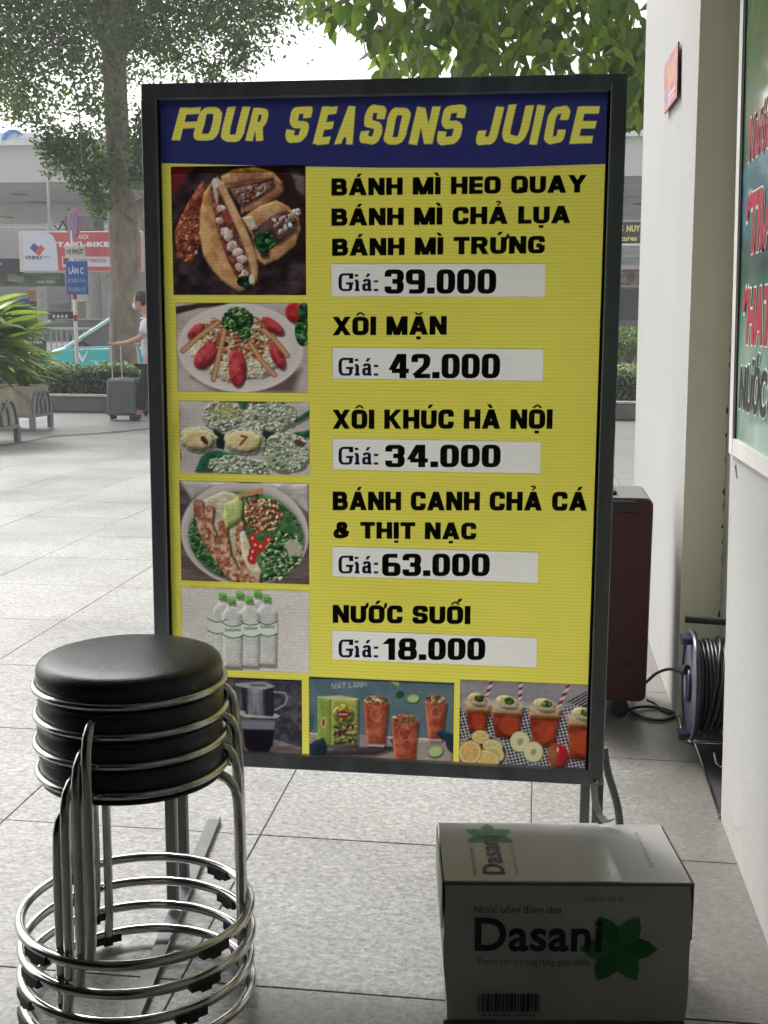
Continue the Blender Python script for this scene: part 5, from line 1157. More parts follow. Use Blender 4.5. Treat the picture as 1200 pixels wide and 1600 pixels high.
# hanging sprays at the lower rim
for x, y0_, y1_ in ((118, 200, 292), (133, 220, 268), (150, 240, 330), (158, 300, 330), (100, 215, 250), (214, 200, 290), (222, 180, 285), (70, 190, 235), (88, 200, 268), (168, 250, 285), (30, 150, 186), (370, 60, 108), (330, 100, 140)):
    for y in np.arange(y0_, y1_, 11): C.append(at(x+rng.uniform(-6, 6), y, ty-.5+rng.uniform(-.2, .2))); S.append(.085)
Pn = []
for c, s in zip(C, S):
    n = int(250*(s/.25)**2)+34
    d = rng.normal(size=(n, 3))*[s, s, s*.62]; d[:, 2] -= np.abs(rng.normal(0, s*.25, n)); Pn.append(np.array(c)+d)
Pn = np.concatenate(Pn); print('fine leaves', len(Pn))
leaves('foliage', Pn, rng.normal(0, .7, (len(Pn), 3))+[0, -.3, .6], rng.uniform(.05, .10, len(Pn)), M['leaf_fine'], tr, .5, 'stuff')

# broad-leaved tree behind the board
t2 = thing('tree', (-.9, 9.0, 0), 'broad leaved tree with hanging green leaves above the menu board', 'tree')
b0_ = at(735, 720, 9.0); base = Vector((b0_.x, 9.0, -.01)); mb = MB(); topc = at(735, 60, 9.0)
limb(mb, [base, base.lerp(topc, .3), base.lerp(topc, .65), topc, topc+Vector((.05, .1, .9))], .16, .10, 14, .02)
mb.build('trunk', M['bark'], t2)
mb = MB()
for x, y, Y, r in ((480, 30, 8.6, .03), (560, 60, 8.2, .03), (650, 90, 8.4, .025), (800, 110, 8.6, .03), (900, 120, 8.3, .03), (985, 130, 8.2, .025), (620, -120, 9.2, .05), (860, -140, 9.2, .05), (760, -160, 8.4, .05)):
    e_ = at(x, y, Y); s_ = topc+Vector((0, 0, random.uniform(-.2, .7))); m_ = s_.lerp(e_, .5)+Vector((0, 0, .15)); limb(mb, [s_, m_, e_], r*1.5, r*.4, 7)
mb.build('limbs', M['bark'], t2)
def lim2(x):
    return np.interp(x, [440, 462, 480, 520, 560, 575, 600, 640, 700, 780, 860, 960, 975, 1000, 1015, 1060, 1200], [-60, 15, 50, 78, 60, 118, 150, 150, 160, 160, 170, 190, 205, 222, 190, 160, 120])
def bigleaf(sz):
    """broad pointed leaf, drooping, 10 triangles; stalk at origin, tip towards -Z"""
    st_ = [(0, 0, 0), (.12, .26, -.01), (.36, .42, -.04), (.68, .22, -.03), (1., 0, .02)]
    V = []; 
    for t, w_, d in st_: V.append((0, .10*math.sin(t*2.2)+d, -t*sz))
    n = len(V)
    for t, w_, d in st_[1:-1]: V.append((w_*sz*.62, .10*math.sin(t*2.2)*sz+d*sz-.05*sz, -t*sz))
    for t, w_, d in st_[1:-1]: V.append((-w_*sz*.62, .10*math.sin(t*2.2)*sz+d*sz-.05*sz, -t*sz))
    V = [(x, (y if i >= n else (y*sz)), z) for i, (x, y, z) in enumerate(V)]
    F = [(0, 5, 1), (1, 5, 6, 2), (2, 6, 7, 3), (3, 7, 4), (0, 1, 8), (1, 2, 9, 8), (2, 3, 10, 9), (3, 4, 10)]
    mb = MB(); mb.add(V, F, 0, True); return mb
inst = []
tries = 0
while len(inst) < 4300 and tries < 90000:
    tries += 1
    x = rng.uniform(430, 1180); y = rng.uniform(-330, 230)
    if y > lim2(x)-20: continue
    if y > -40 and x < 575 and y < lim2(x)-60 and rng.random() < .75: continue
    if 925 < x and y > 120 and x < 972: continue
    if 1003 < x < 1016 and y < 75: continue
    if 985 < x < 1015 and y < 80 and rng.random() < .7: continue
    inst.append((x, y, rng.uniform(7.4, 9.6)))
for _ in range(120):
    x = rng.uniform(972, 1012); y = rng.uniform(55, 200); inst.append((x, y, rng.uniform(7.4, 9)))
inst.sort(key=lambda q: -((q[1] > -10)*10-q[2]))
lm0 = None; rest = []
vis = [q for q in inst if -20 < q[1] < 230 and q[0] < 1020]; oth = [q for q in inst if q not in vis]
vis.sort(key=lambda q: q[2]); ind = vis[:300]; oth += vis[300:]
LM = [bigleaf(1.) for _ in range(1)][0]
for x, y, Y in ind:
    p = at(x, y, Y)
    if lm0 is None: o = LM.build('leaf', M['leaf_big'], t2, local=True); lm0 = o
    else: o = lm0.copy(); COL.objects.link(o)
    o.parent = t2; s = random.uniform(.12, .18); o.scale = (s*random.uniform(.85, 1.1), s, s); o.location = p-t2.location+Vector((0, 0, .05))
    o.rotation_euler = (random.gauss(.25, .45), random.gauss(0, .5), random.uniform(0, 2*PI))
V0 = np.array(LM.v); T3 = []
for f in LM.f:
    for k in range(1, len(f)-1): T3.append((f[0], f[k], f[k+1]))
T3 = np.array(T3); VV = []; FF = []
from mathutils import Euler
for k, (x, y, Y) in enumerate(oth):
    R_ = np.array(Euler((random.gauss(.25, .5), random.gauss(0, .5), random.uniform(0, 6.28))).to_matrix()); s = random.uniform(.12, .18)
    VV.append((V0*s)@R_.T+np.array(at(x, y, Y))+[0, 0, .05]); FF.append(T3+k*len(V0))
o = mesh_np('foliage', np.concatenate(VV), np.concatenate(FF), M['leaf_big'], t2, True); o['kind'] = 'stuff'

# ------------------------------------------------------------------ planters
M['planter'] = mat('planter_stone', (.40, .34, .27), .85, var=.14, vscale=12, bump=.2)
M['planter_metal'] = mat('planter_grey_metal', (.26, .27, .28), .5, .3, var=.15)
def planter(cx, cy, rz, S_, Hh, label):
    p = thing('planter', (cx, cy, 0), label, 'planter', 'stone planters with arched metal stands'); Rm = Matrix.Rotation(rz, 3, 'Z')
    def W(x, y, z): return Vector((cx, cy, 0))+Rm@Vector((x, y, z))
    mb = MB(); t = .05; h0 = .16
    for (x, y, dx, dy) in ((0, -S_/2+t/2, S_, t), (0, S_/2-t/2, S_, t), (-S_/2+t/2, 0, t, S_-2*t-.002), (S_/2-t/2, 0, t, S_-2*t-.002)):
        c = W(x, y, (Hh+h0)/2); mb.box(c, (dx, dy, Hh-h0), rz, b=.004)
    c = W(0, 0, h0+.03); mb.box(c, (S_-2*t-.004, S_-2*t-.004, .05), rz); mb.build('tub', M['planter'], p)
    mb = MB(); c = W(0, 0, Hh-.06); mb.box(c, (S_-2*t-.006, S_-2*t-.006, .03), rz); mb.build('soil', M['core'], p)
    for sx in (-1, 1):
        for sy in (-1, 1):
            mb = MB(); c = W(sx*(S_/2+.005), sy*(S_/2+.005), .075); mb.box(c, (.055, .055, .15), rz, b=.003); mb.build('leg', M['planter_metal'], p)
    for side in range(4):
        Rs = Matrix.Rotation(rz+side*PI/2, 3, 'Z')
        def Q(u, z, d=0): return Vector((cx, cy, 0))+Rs@Vector((u, -S_/2-.012-d, z))
        mb = MB(); mb.box(Q(0, .155), (S_+.05, .02, .035), rz+side*PI/2)
        if side % 2 == 0: arcs = [(0, S_/2, .27)]
        else: arcs = [(-S_/4, S_/4, .24), (S_/4, S_/4, .24)]
        if side % 2: arcs += [(0, S_/4, .24)]
        for (u0, r, hh) in arcs:
            mb.tube([Q(u0+r*math.cos(a), .17+hh*math.sin(a), .004) for a in np.linspace(0, PI, 15)], .014, 6)
        mb.build('arch_trim', M['planter_metal'], p)
    return p
q1 = gnd(52, 673); q2 = gnd(31, 690)
planter(q1.x-.25, q1.y+.25, 0, .47, at(52, 604, q1.y).z, 'beige stone planter with arched grey metal base, nearer the hedge')
planter(q2.x-.35, q2.y-.35, 0, .66, at(27, 604, q2.y).z, 'beige stone planter cut off by the left edge of the photo')
def plant(cx, cy, cz, n, Ls, label, sd, xr):
    p = thing('potted_plant', (cx, cy, cz), label, 'plant'); g_ = random.Random(sd); l0 = None
    mb = MB(); V = []; K = 7
    for i in range(K+1):
        t = i/K; x = t; z = -.35*t*t; w_ = .125*math.sin(PI*min(1, t*.97+.03))**.8
        V += [(x, 0, z), (x, w_, z+.05*math.sin(PI*t)), (x, -w_, z+.05*math.sin(PI*t))]
    F = []
    for i in range(K):
        a = 3*i; F += [(a, a+3, a+4, a+1), (a, a+2, a+5, a+3)]
    mb.add(V, F, 0, True)
    st_ = MB()
    for k in range(n):
        az = g_.uniform(0, 2*PI); el = g_.uniform(-.1, 1.25); hgt = g_.uniform(.05, .62)*(1 if el > .2 else .7); s = g_.uniform(*Ls)
        if l0 is None: o = mb.build('leaf', M['leaf_plant'], p, local=True); l0 = o
        else: o = l0.copy(); COL.objects.link(o)
        o.parent = p; r0 = g_.uniform(.02, .16); o.location = (r0*math.cos(az), r0*math.sin(az), hgt)
        o.scale = (s, s*g_.uniform(.8, 1.1), s); o.rotation_euler = (g_.gauss(0, .3), -el*.75, az)
        st_.tube([(cx+.3*r0*math.cos(az), cy+.3*r0*math.sin(az), cz-.05), (cx+r0*math.cos(az), cy+r0*math.sin(az), cz+hgt)], .008, 5)
    o = st_.build('stems', M['leaf_plant'], p); return p
plant(q2.x-.42, q2.y-.05, .60, 210, (.34, .66), 'lush plant with long glossy green leaves in the planter at the left edge', 5, None)
plant(q1.x-.22, q1.y+.28, .50, 70, (.26, .46), 'smaller leafy plant with darker blades in the second planter', 8, None)

# ------------------------------------------------------------------ terminal across the road
M['fascia'] = mat('canopy_cladding', (.55, .54, .53), .6, var=.05, vscale=2)
M['soffit'] = mat('soffit_panel', (.66, .64, .63), .7, var=.05, vscale=1)
M['bld_grey'] = mat('terminal_grey', (.34, .34, .34), .7)
M['bld_light'] = mat('terminal_light', (.72, .72, .71), .6)
M['glass_dark'] = mat('dark_shopfront_glass', (.035, .04, .045), .12, coat=.5, var=.4, vscale=.6)
bl = thing('terminal_building', (-3, 30, -.2), 'grey airport terminal with a wide canopy across the road', 'building')
yf = 24.; zf0 = at(40, 285, yf).z; zf1 = at(40, 228, yf).z
mb = MB(); mb.box((-2, yf+.15, (zf0+zf1)/2), (44, .3, zf1-zf0)); mb.box((-2, yf+.13, zf1+.05), (44.2, .5, .1), mi=1); mb.build('canopy_fascia', [M['fascia'], M['bld_light']], bl)
for k in range(8):
    y0_ = yf+.32+k*1.2; mb = MB(); mb.box((-2, y0_+.58, zf0+.06+.0*k), (44, 1.16, .06)); mb.build('soffit_panel', M['soffit'], bl)
mb = MB(); mb.box((-2, 29.1, zf0+.35), (44, 9.6, .4)); mb.build('canopy_deck', M['bld_grey'], bl)  # stops short of the back wall: unseen gap added to let skylight in
for k in (0, 5):
    mb = MB(); mb.box((-2, 28.2+k*1.3, zf0-.01), (44, .10, .05)); mb.build('beam', M['fascia'], bl)
for px, py in ((10, 341), (60, 318), (170, 338), (30, 305), (1000, 320)):
    d = ray(px, py); p = CAM+d*((zf0-CAM.z)/d.z); mb = MB(); mb.lathe((p.x, p.y, zf0+.01), [(.001, 0), (.17, 0), (.2, .012), (.2, .02)], 20); mb.build('downlight', M['bld_grey'], bl)
yb2 = 36.5
mb = MB(); mb.box((-2, yb2+.1, 2.4), (46, .2, 5.2)); mb.build('back_wall', M['bld_grey'], bl)
def facbox(px0, px1, py0, py1, Y, name, m, th=.25):
    a_, b_ = at(px0, py0, Y), at(px1, py1, Y); x0_, x1_ = min(a_.x, b_.x), max(a_.x, b_.x); z0_, z1_ = min(a_.z, b_.z), max(a_.z, b_.z)
    mb = MB(); mb.box(((x0_+x1_)/2, Y+th/2, (z0_+z1_)/2), (x1_-x0_, th, z1_-z0_), b=.01); return mb.build(name, m, bl)
for k, (a_, b_, c, d, m, nm) in enumerate(((-20, 56, 470, 560, 'glass_dark', 'shopfront'), (75, 110, 450, 475, 'bld_grey', 'shop_sign'), (78, 108, 488, 525, 'glass_dark', 'window'), (110, 138, 440, 525, 'bld_light', 'wall_panel'), (160, 172, 440, 530, 'glass_dark', 'window'), (215, 240, 350, 520, 'bld_light', 'wall_panel'), (955, 1020, 400, 416, 'bld_grey', 'wall_panel'), (950, 1020, 450, 500, 'glass_dark', 'window'), (240, 950, 400, 520, 'glass_dark', 'shopfront'))):
    facbox(a_, b_, c, d, 35.9-.05*k, nm, M[m], .3)
facbox(56, 70, 440, 560, 33, 'column', M['bld_light'], .35); facbox(157, 176, 432, 560, 31, 'column', M['bld_light'], .5); facbox(210, 224, 300, 560, 32, 'column', M['bld_light'], .35); facbox(1030, 1060, 380, 560, 32, 'column', M['bld_light'], .4)
for q in (((148, 430), (143, 520)), ((158, 434), (170, 424)), ((146, 446), (138, 420))):
    a_, b_ = at(*q[0], 29.5), at(*q[1], 29.5); mb = MB(); mb.tube([a_, b_], .10 if q[0][0] != 148 else .14, 12); mb.build('column', M['bld_light'], bl)
facbox(136, 151, 448, 512, 29.4, 'column', M['bld_light'], .3)
facbox(100, 148, 338, 360, 27, 'service_duct', M['bld_grey'], .6); facbox(168, 180, 458, 500, 28.6, 'cabinet', M['bld_light'], .3)
facbox(76, 110, 486, 514, 34.5, 'counter', M['black_pl'], .3); 
facbox(42, 55, 452, 466, 33.5, 'orange_panel', flat('orange_panel', (.45, .22, .04))); facbox(28, 41, 466, 476, 33.5, 'blue_panel', flat('blue_panel', (.05, .1, .3)))
facbox(60, 74, 466, 486, 34, 'notice_panel', flat('pinkish_panel', (.4, .3, .27))); facbox(118, 130, 470, 500, 34, 'round_emblem_panel', flat('beige_panel', (.42, .38, .34)))
for k_ in range(4): facbox(82+6.5*k_, 85.5+6.5*k_, 492, 497, 34.4, 'menu_card', M['bld_light'], .05)
for k_, px0_ in enumerate((2, 14, 24)): facbox(px0_, px0_+7, 468, 500, 34.8, 'window', M['glass_dark'], .1)
for k_ in range(5): facbox(238+140*k_, 250+140*k_, 380, 560, 32, 'column', M['bld_light'], .35)
facbox(72, 110, 506, 511, 33.8, 'counter_top', M['bld_light'], .4)
for (q0, q1) in (((84, 352), (98, 345)), ((98, 345), (112, 352))):
    a_, b_ = at(*q0, 24.4), at(*q1, 24.4); mb = MB(); mb.tube([a_, a_.lerp(b_, .5)+Vector((0, 0, -.14)), b_], .02, 6); mb.build('hanging_wire', M['black_pl'], bl)
facbox(970, 1012, 414, 448, 27, 'advert_panel', M['bld_light'], .1)
a = Art(60, 40, (120, 110, 96), 1.5); a.tex(np.ones_like(a.X), (96, 92, 90), (170, 150, 120), 9, 3); a.put(a.ell(24, 18, 10, 14), (110, 70, 96)); a.put(a.poly([(0, 0), (60, 0), (60, 6), (0, 6)]), (130, 60, 60))
def rect(px0, py0, px1, py1, Y): 
    A_, B_, C_, D_ = at(px0, py0, Y), at(px1, py0, Y), at(px0, py1, Y), at(px1, py1, Y)
    return lambda u, v: Vector(((A_.x+(B_.x-A_.x)*u), Y, A_.z+(C_.z-A_.z)*v))
a.build('advert_print', rect(971, 421, 1011, 446, 26.98), M['print'], bl)
def sign_text(body, px0, px1, pt, pb, Y, m, parent, off=.03, nm='lettering'):
    A_, B_ = at(px0, pb, Y), at(px1, pb, Y); T_ = at(px0, pt, Y); return letter(body, (A_.x, Y, A_.z), (1, 0, 0), (0, 0, 1), B_.x-A_.x, T_.z-A_.z, m, parent, offset=off, lift=.004, name=nm)
def board(name, px0, py0, px1, py1, Y, m, label, th=.12, frame=None):
    A_, B_ = at(px0, py1, Y), at(px1, py0, Y); t_ = thing(name, ((A_.x+B_.x)/2, Y, A_.z), label, 'sign')
    mb = MB(); mb.box(((A_.x+B_.x)/2, Y+th/2+.003, (A_.z+B_.z)/2), (B_.x-A_.x, th, B_.z-A_.z), b=.008); mb.build('board', m, t_); return t_
W_ = flat('sign_white', (.72, .72, .70)); 
# taxi hire sign
vp = board('hanging_sign', 31, 361, 222, 425, 22.5, flat('sign_rim', (.55, .52, .42)), 'long red and white hanging sign for taxi bikes under the canopy', .22)
Ys = 22.49
a = Art(186, 60, (186, 72, 78), .8); a.tex(np.ones_like(a.X), (180, 66, 74), (196, 80, 84), 40, 3)
a.put(a.poly([(0, 0), (42, 0), (50, 6), (54, 16), (55, 30), (56, 60), (0, 60)]), (198, 200, 214)); a.put(a.poly([(62, 38), (138, 38), (138, 54), (62, 54)], 2), (206, 196, 200)); a.put(a.poly([(64, 40), (72, 40), (72, 50), (64, 50)]), (120, 44, 54)); a.put(a.poly([(140, 60), (148, 46), (150, 60)]), (70, 86, 140))
a.put(a.poly([(12, 24), (19, 16), (27, 24), (20, 32)]), (66, 78, 130)); a.put(a.poly([(20, 32), (29, 19), (36, 25), (26, 37)]), (206, 70, 60))
a.build('sign_print', rect(34, 363.5, 219, 423, Ys), M['print'], vp)
sign_text('VN', 39, 52, 399.5, 405.5, Ys-.005, flat('sign_red', (.35, .03, .04)), vp); sign_text('PAY', 52.5, 67, 399.5, 405.5, Ys-.005, flat('sign_blue', (.03, .05, .2)), vp); sign_text('TAXI', 69, 77, 400, 402, Ys-.005, flat('sign_red2', (.35, .1, .1)), vp)
sign_text('GỌI', 123, 138, 367, 373, Ys-.005, W_, vp); sign_text('TAXI-BIKE', 89, 171, 378, 386, Ys-.005, W_, vp, .05); sign_text('QUÉT VNPAY ONE PLUS', 106, 166, 404, 410, Ys-.005, flat('sign_violet', (.25, .2, .42)), vp)
for px in (78, 172):
    mb = MB(); a_ = at(px, 361, 22.6); d = zf0; mb.tube([(a_.x, 22.6, a_.z), (a_.x, 22.6, a_.z+.22)], [.07, .035], 8); mb.tube([(a_.x, 22.6, a_.z+.2), (a_.x, 22.6, zf0+.2), (a_.x, 24.2, zf0+.2)], .03, 8); mb.build('hanger', M['bld_grey'], vp)
gs = board('shop_board', -30, 427, 96, 447, 28.5, flat('green_board', (.10, .16, .08)), 'green advertising board with a hotline number under the hanging sign', .2)
a = Art(130, 20, (92, 116, 78), .8); a.tex(np.ones_like(a.X), (70, 100, 60), (120, 140, 100), 14, 3, .5, 2); a.put(a.ell(52, 8, 9, 10, soft=2), (176, 170, 168)); a.put(a.ell(63, 9, 7, 6, soft=2), (168, 164, 160)); a.put(a.ell(46, 16, 14, 3), (50, 66, 48))
a.build('board_print', rect(-29, 428, 95, 446, 28.48), M['print'], gs); sign_text('1900 5554', 58, 86, 438.5, 442.5, 28.47, W_, gs, .04)
dbp = board('shop_board', -30, 404, 30, 427, 28.0, flat('navy_board', (.035, .035, .07)), 'dark navy shop board at the left edge under the canopy', .2); sign_text('MS', -6, 3, 410, 414, 27.99, W_, dbp)
vs_ = board('welcome_sign', 900, 346, 1100, 381, 23.5, flat('black_board', (.02, .02, .02)), 'black departures sign with yellow letters between board and pillar', .3)
Yl = flat('sign_yellow', (.75, .62, .16)); sign_text('NUY', 979, 1000, 352, 362, 23.49, Yl, vs_, .04); sign_text('atures', 965, 995, 368, 376.5, 23.49, Yl, vs_, .03); sign_text('S', 969, 974, 352, 362, 23.49, Yl, vs_, .04)
mb = MB(); a_, b_ = at(900, 383.5, 23.5), at(1100, 381, 23.5); mb.box(((a_.x+b_.x)/2, 23.6, (a_.z+b_.z)/2), (b_.x-a_.x, .3, .035)); mb.build('light_strip', W_, vs_)
for px in (940, 1040):
    a_ = at(px, 346, 23.6); mb = MB(); mb.tube([(a_.x, 23.65, a_.z-.02), (a_.x, 23.65, zf0+.15), (a_.x, 24.1, zf0+.15)], .03, 8); mb.build('hanger', M['bld_grey'], vs_)
# roof lettering board with blue swoosh
rs = board('rooftop_sign', -10, 206, 60, 228, 24.3, flat('roof_sign_white', (.6, .62, .66)), 'white and blue swoosh sign standing on the canopy edge at left', .15)
mb = MB(); ctr = at(22, 226, 24.25); mb.tube([Vector((ctr.x, 24.25, ctr.z))+Vector((.26*math.cos(a_), 0, .27*math.sin(a_))) for a_ in np.linspace(PI*.25, PI*1.02, 14)], [.02+.03*math.sin(PI*i/13) for i in range(14)], 8); mb.build('swoosh', flat('swoosh_blue', (.05, .2, .5)), rs)
sign_text('dnata', 20, 40, 213, 221, 24.24, flat('roof_letters', (.12, .3, .3)), rs, .03) if False else None

# ------------------------------------------------------------------ no-parking sign post
np_ = thing('street_sign', (at(118, 560, 16.4).x, 16.4, 0), 'no parking disc with white and blue plates on a red and white post', 'road sign')
px_ = at(118, 500, 16.4).x
mb = MB(); zz = [0., .8, .95, 1.15, 1.3, 3.05]; 
mb.tube([(px_, 16.4, -.02), (px_, 16.4, 2.45)], .028, 14); mb.build('post', flat('post_white', (.7, .68, .66)), np_)
for z0_, z1_ in ((.0, .45), (at(118, 502, 16.4).z, at(118, 492, 16.4).z), (at(118, 468, 16.4).z, at(118, 458, 16.4).z)):
    mb = MB(); mb.tube([(px_, 16.4, z0_), (px_, 16.4, z1_)], .030, 14, caps=False); mb.build('red_band', flat('post_red', (.45, .03, .03)), np_)
dc = at(115, 351, 16.34); ang = math.radians(-46)
def disc(R_, off, m, nm, n=28, inner=0):
    mb = MB(); ux = Vector((math.cos(ang), math.sin(ang), 0)); nz_ = Vector((math.sin(ang), -math.cos(ang), 0)); nz_ = nz_ if nz_.y < 0 else -nz_
    fr = [dc+nz_*(off)+ux*(R_*math.cos(2*PI*k/n))+Vector((0, 0, R_*math.sin(2*PI*k/n))) for k in range(n)]; bk = [p_-nz_*.006 for p_ in fr]
    mb.add(fr+bk, [tuple(range(n)), tuple(range(n, 2*n))[::-1]]+[(k, (k+1) % n, n+(k+1) % n, n+k) for k in range(n)]); mb.build(nm, m, np_); return ux, nz_
RD, BLU = flat('sign_disc_red', (.36, .035, .05)), flat('sign_disc_blue', (.05, .07, .22))
disc(.232, 0, RD, 'red_disc'); ux, nz_ = disc(.182, .007, BLU, 'blue_disc')
mb = MB(); d1 = ux*.7071+Vector((0, 0, .7071)); d2 = ux*-.7071+Vector((0, 0, .7071)); c_ = dc+nz_*.0105
mb.add([c_+d2*.18+d1*.02, c_+d2*.18-d1*.02, c_-d2*.18-d1*.02, c_-d2*.18+d1*.02], [(0, 1, 2, 3)]); mb.build('slash', RD, np_)
def plate(px0, py0, px1, py1, m, nm):
    a_, b_ = at(px0, py1, 16.33), at(px1, py0, 16.33); mb = MB(); mb.box(((a_.x+b_.x)/2, 16.34, (a_.z+b_.z)/2), (b_.x-a_.x, .012, b_.z-a_.z), b=.003); return mb.build(nm, m, np_)
plate(102, 384, 132, 402, flat('plate_white', (.5, .52, .47)), 'plate'); plate(104, 408, 136, 460, flat('plate_blue', (.02, .09, .33)), 'plate')
BK = flat('plate_black', (.05, .05, .05)); Yp = 16.329
sign_text('>3 PHÚT', 104, 130.5, 389, 397.5, Yp, BK, np_, .02); sign_text('LÀN C', 108, 131, 418, 428, Yp, W_, np_, .02)
PB = flat('plate_pale', (.30, .38, .55)); sign_text('XE DỪNG ĐÓN', 106.5, 134, 435.5, 441.5, Yp, PB, np_, .03); sign_text('TRẢ KHÁCH ≤ 3P', 106.5, 134, 449, 455.5, Yp, PB, np_, .03)
for z_ in (at(118, 393, 16.4).z, at(118, 440, 16.4).z):
    mb = MB(); mb.box((px_, 16.365, z_), (.07, .04, .03)); mb.build('clamp', M['frame_l'], np_)

# ------------------------------------------------------------------ railing on the road
rlg = thing('railing', (-8, 23, -.2), 'pale metal railing with dark notice boards beyond the taxi', 'railing')
M['rail'] = mat('railing_paint', (.48, .44, .40), .6)
a_, b_ = at(20, 514, 23.2), at(165, 510, 23.2); zt_ = at(80, 513, 23.2).z
mb = MB(); mb.box(((a_.x+b_.x)/2, 23.2, zt_), (b_.x-a_.x, .05, .05)); mb.build('top_rail', M['rail'], rlg)
mb = MB(); mb.box(((a_.x+b_.x)/2, 23.2, .1), (b_.x-a_.x, .04, .04)); mb.build('bottom_rail', M['rail'], rlg)
x = a_.x
while x < b_.x:
    mb = MB(); mb.box((x, 23.2, (zt_-.2)/2-.02), (.018, .018, zt_+.2-.03)); mb.build('baluster', M['rail'], rlg); x += .115
nb = thing('notice_board', (at(55, 540, 22.9).x, 22.9, -.2), 'dark board with white text fixed in front of the pale railing', 'notice board')
a_, b_ = at(40, 555, 22.9), at(71, 522, 22.9); mb = MB(); mb.box(((a_.x+b_.x)/2, 22.92, (a_.z+b_.z)/2), (b_.x-a_.x, .03, b_.z-a_.z), b=.004); mb.build('panel', flat('notice_dark', (.035, .035, .055)), nb)
for q in (a_.x+.04, b_.x-.04):
    mb = MB(); mb.box((q, 22.97, .12), (.03, .03, .66)); mb.build('leg', M['rail'], nb)
sign_text('CHỖ ĐỖ XE MÁY', 43, 69, 526, 530, 22.9, W_, nb, .02); sign_text('TAXI BUS', 45, 66, 533, 536.5, 22.9, W_, nb, .02); sign_text('XE ĐIỆN 24/7', 44, 69, 547, 551, 22.9, W_, nb, .02)

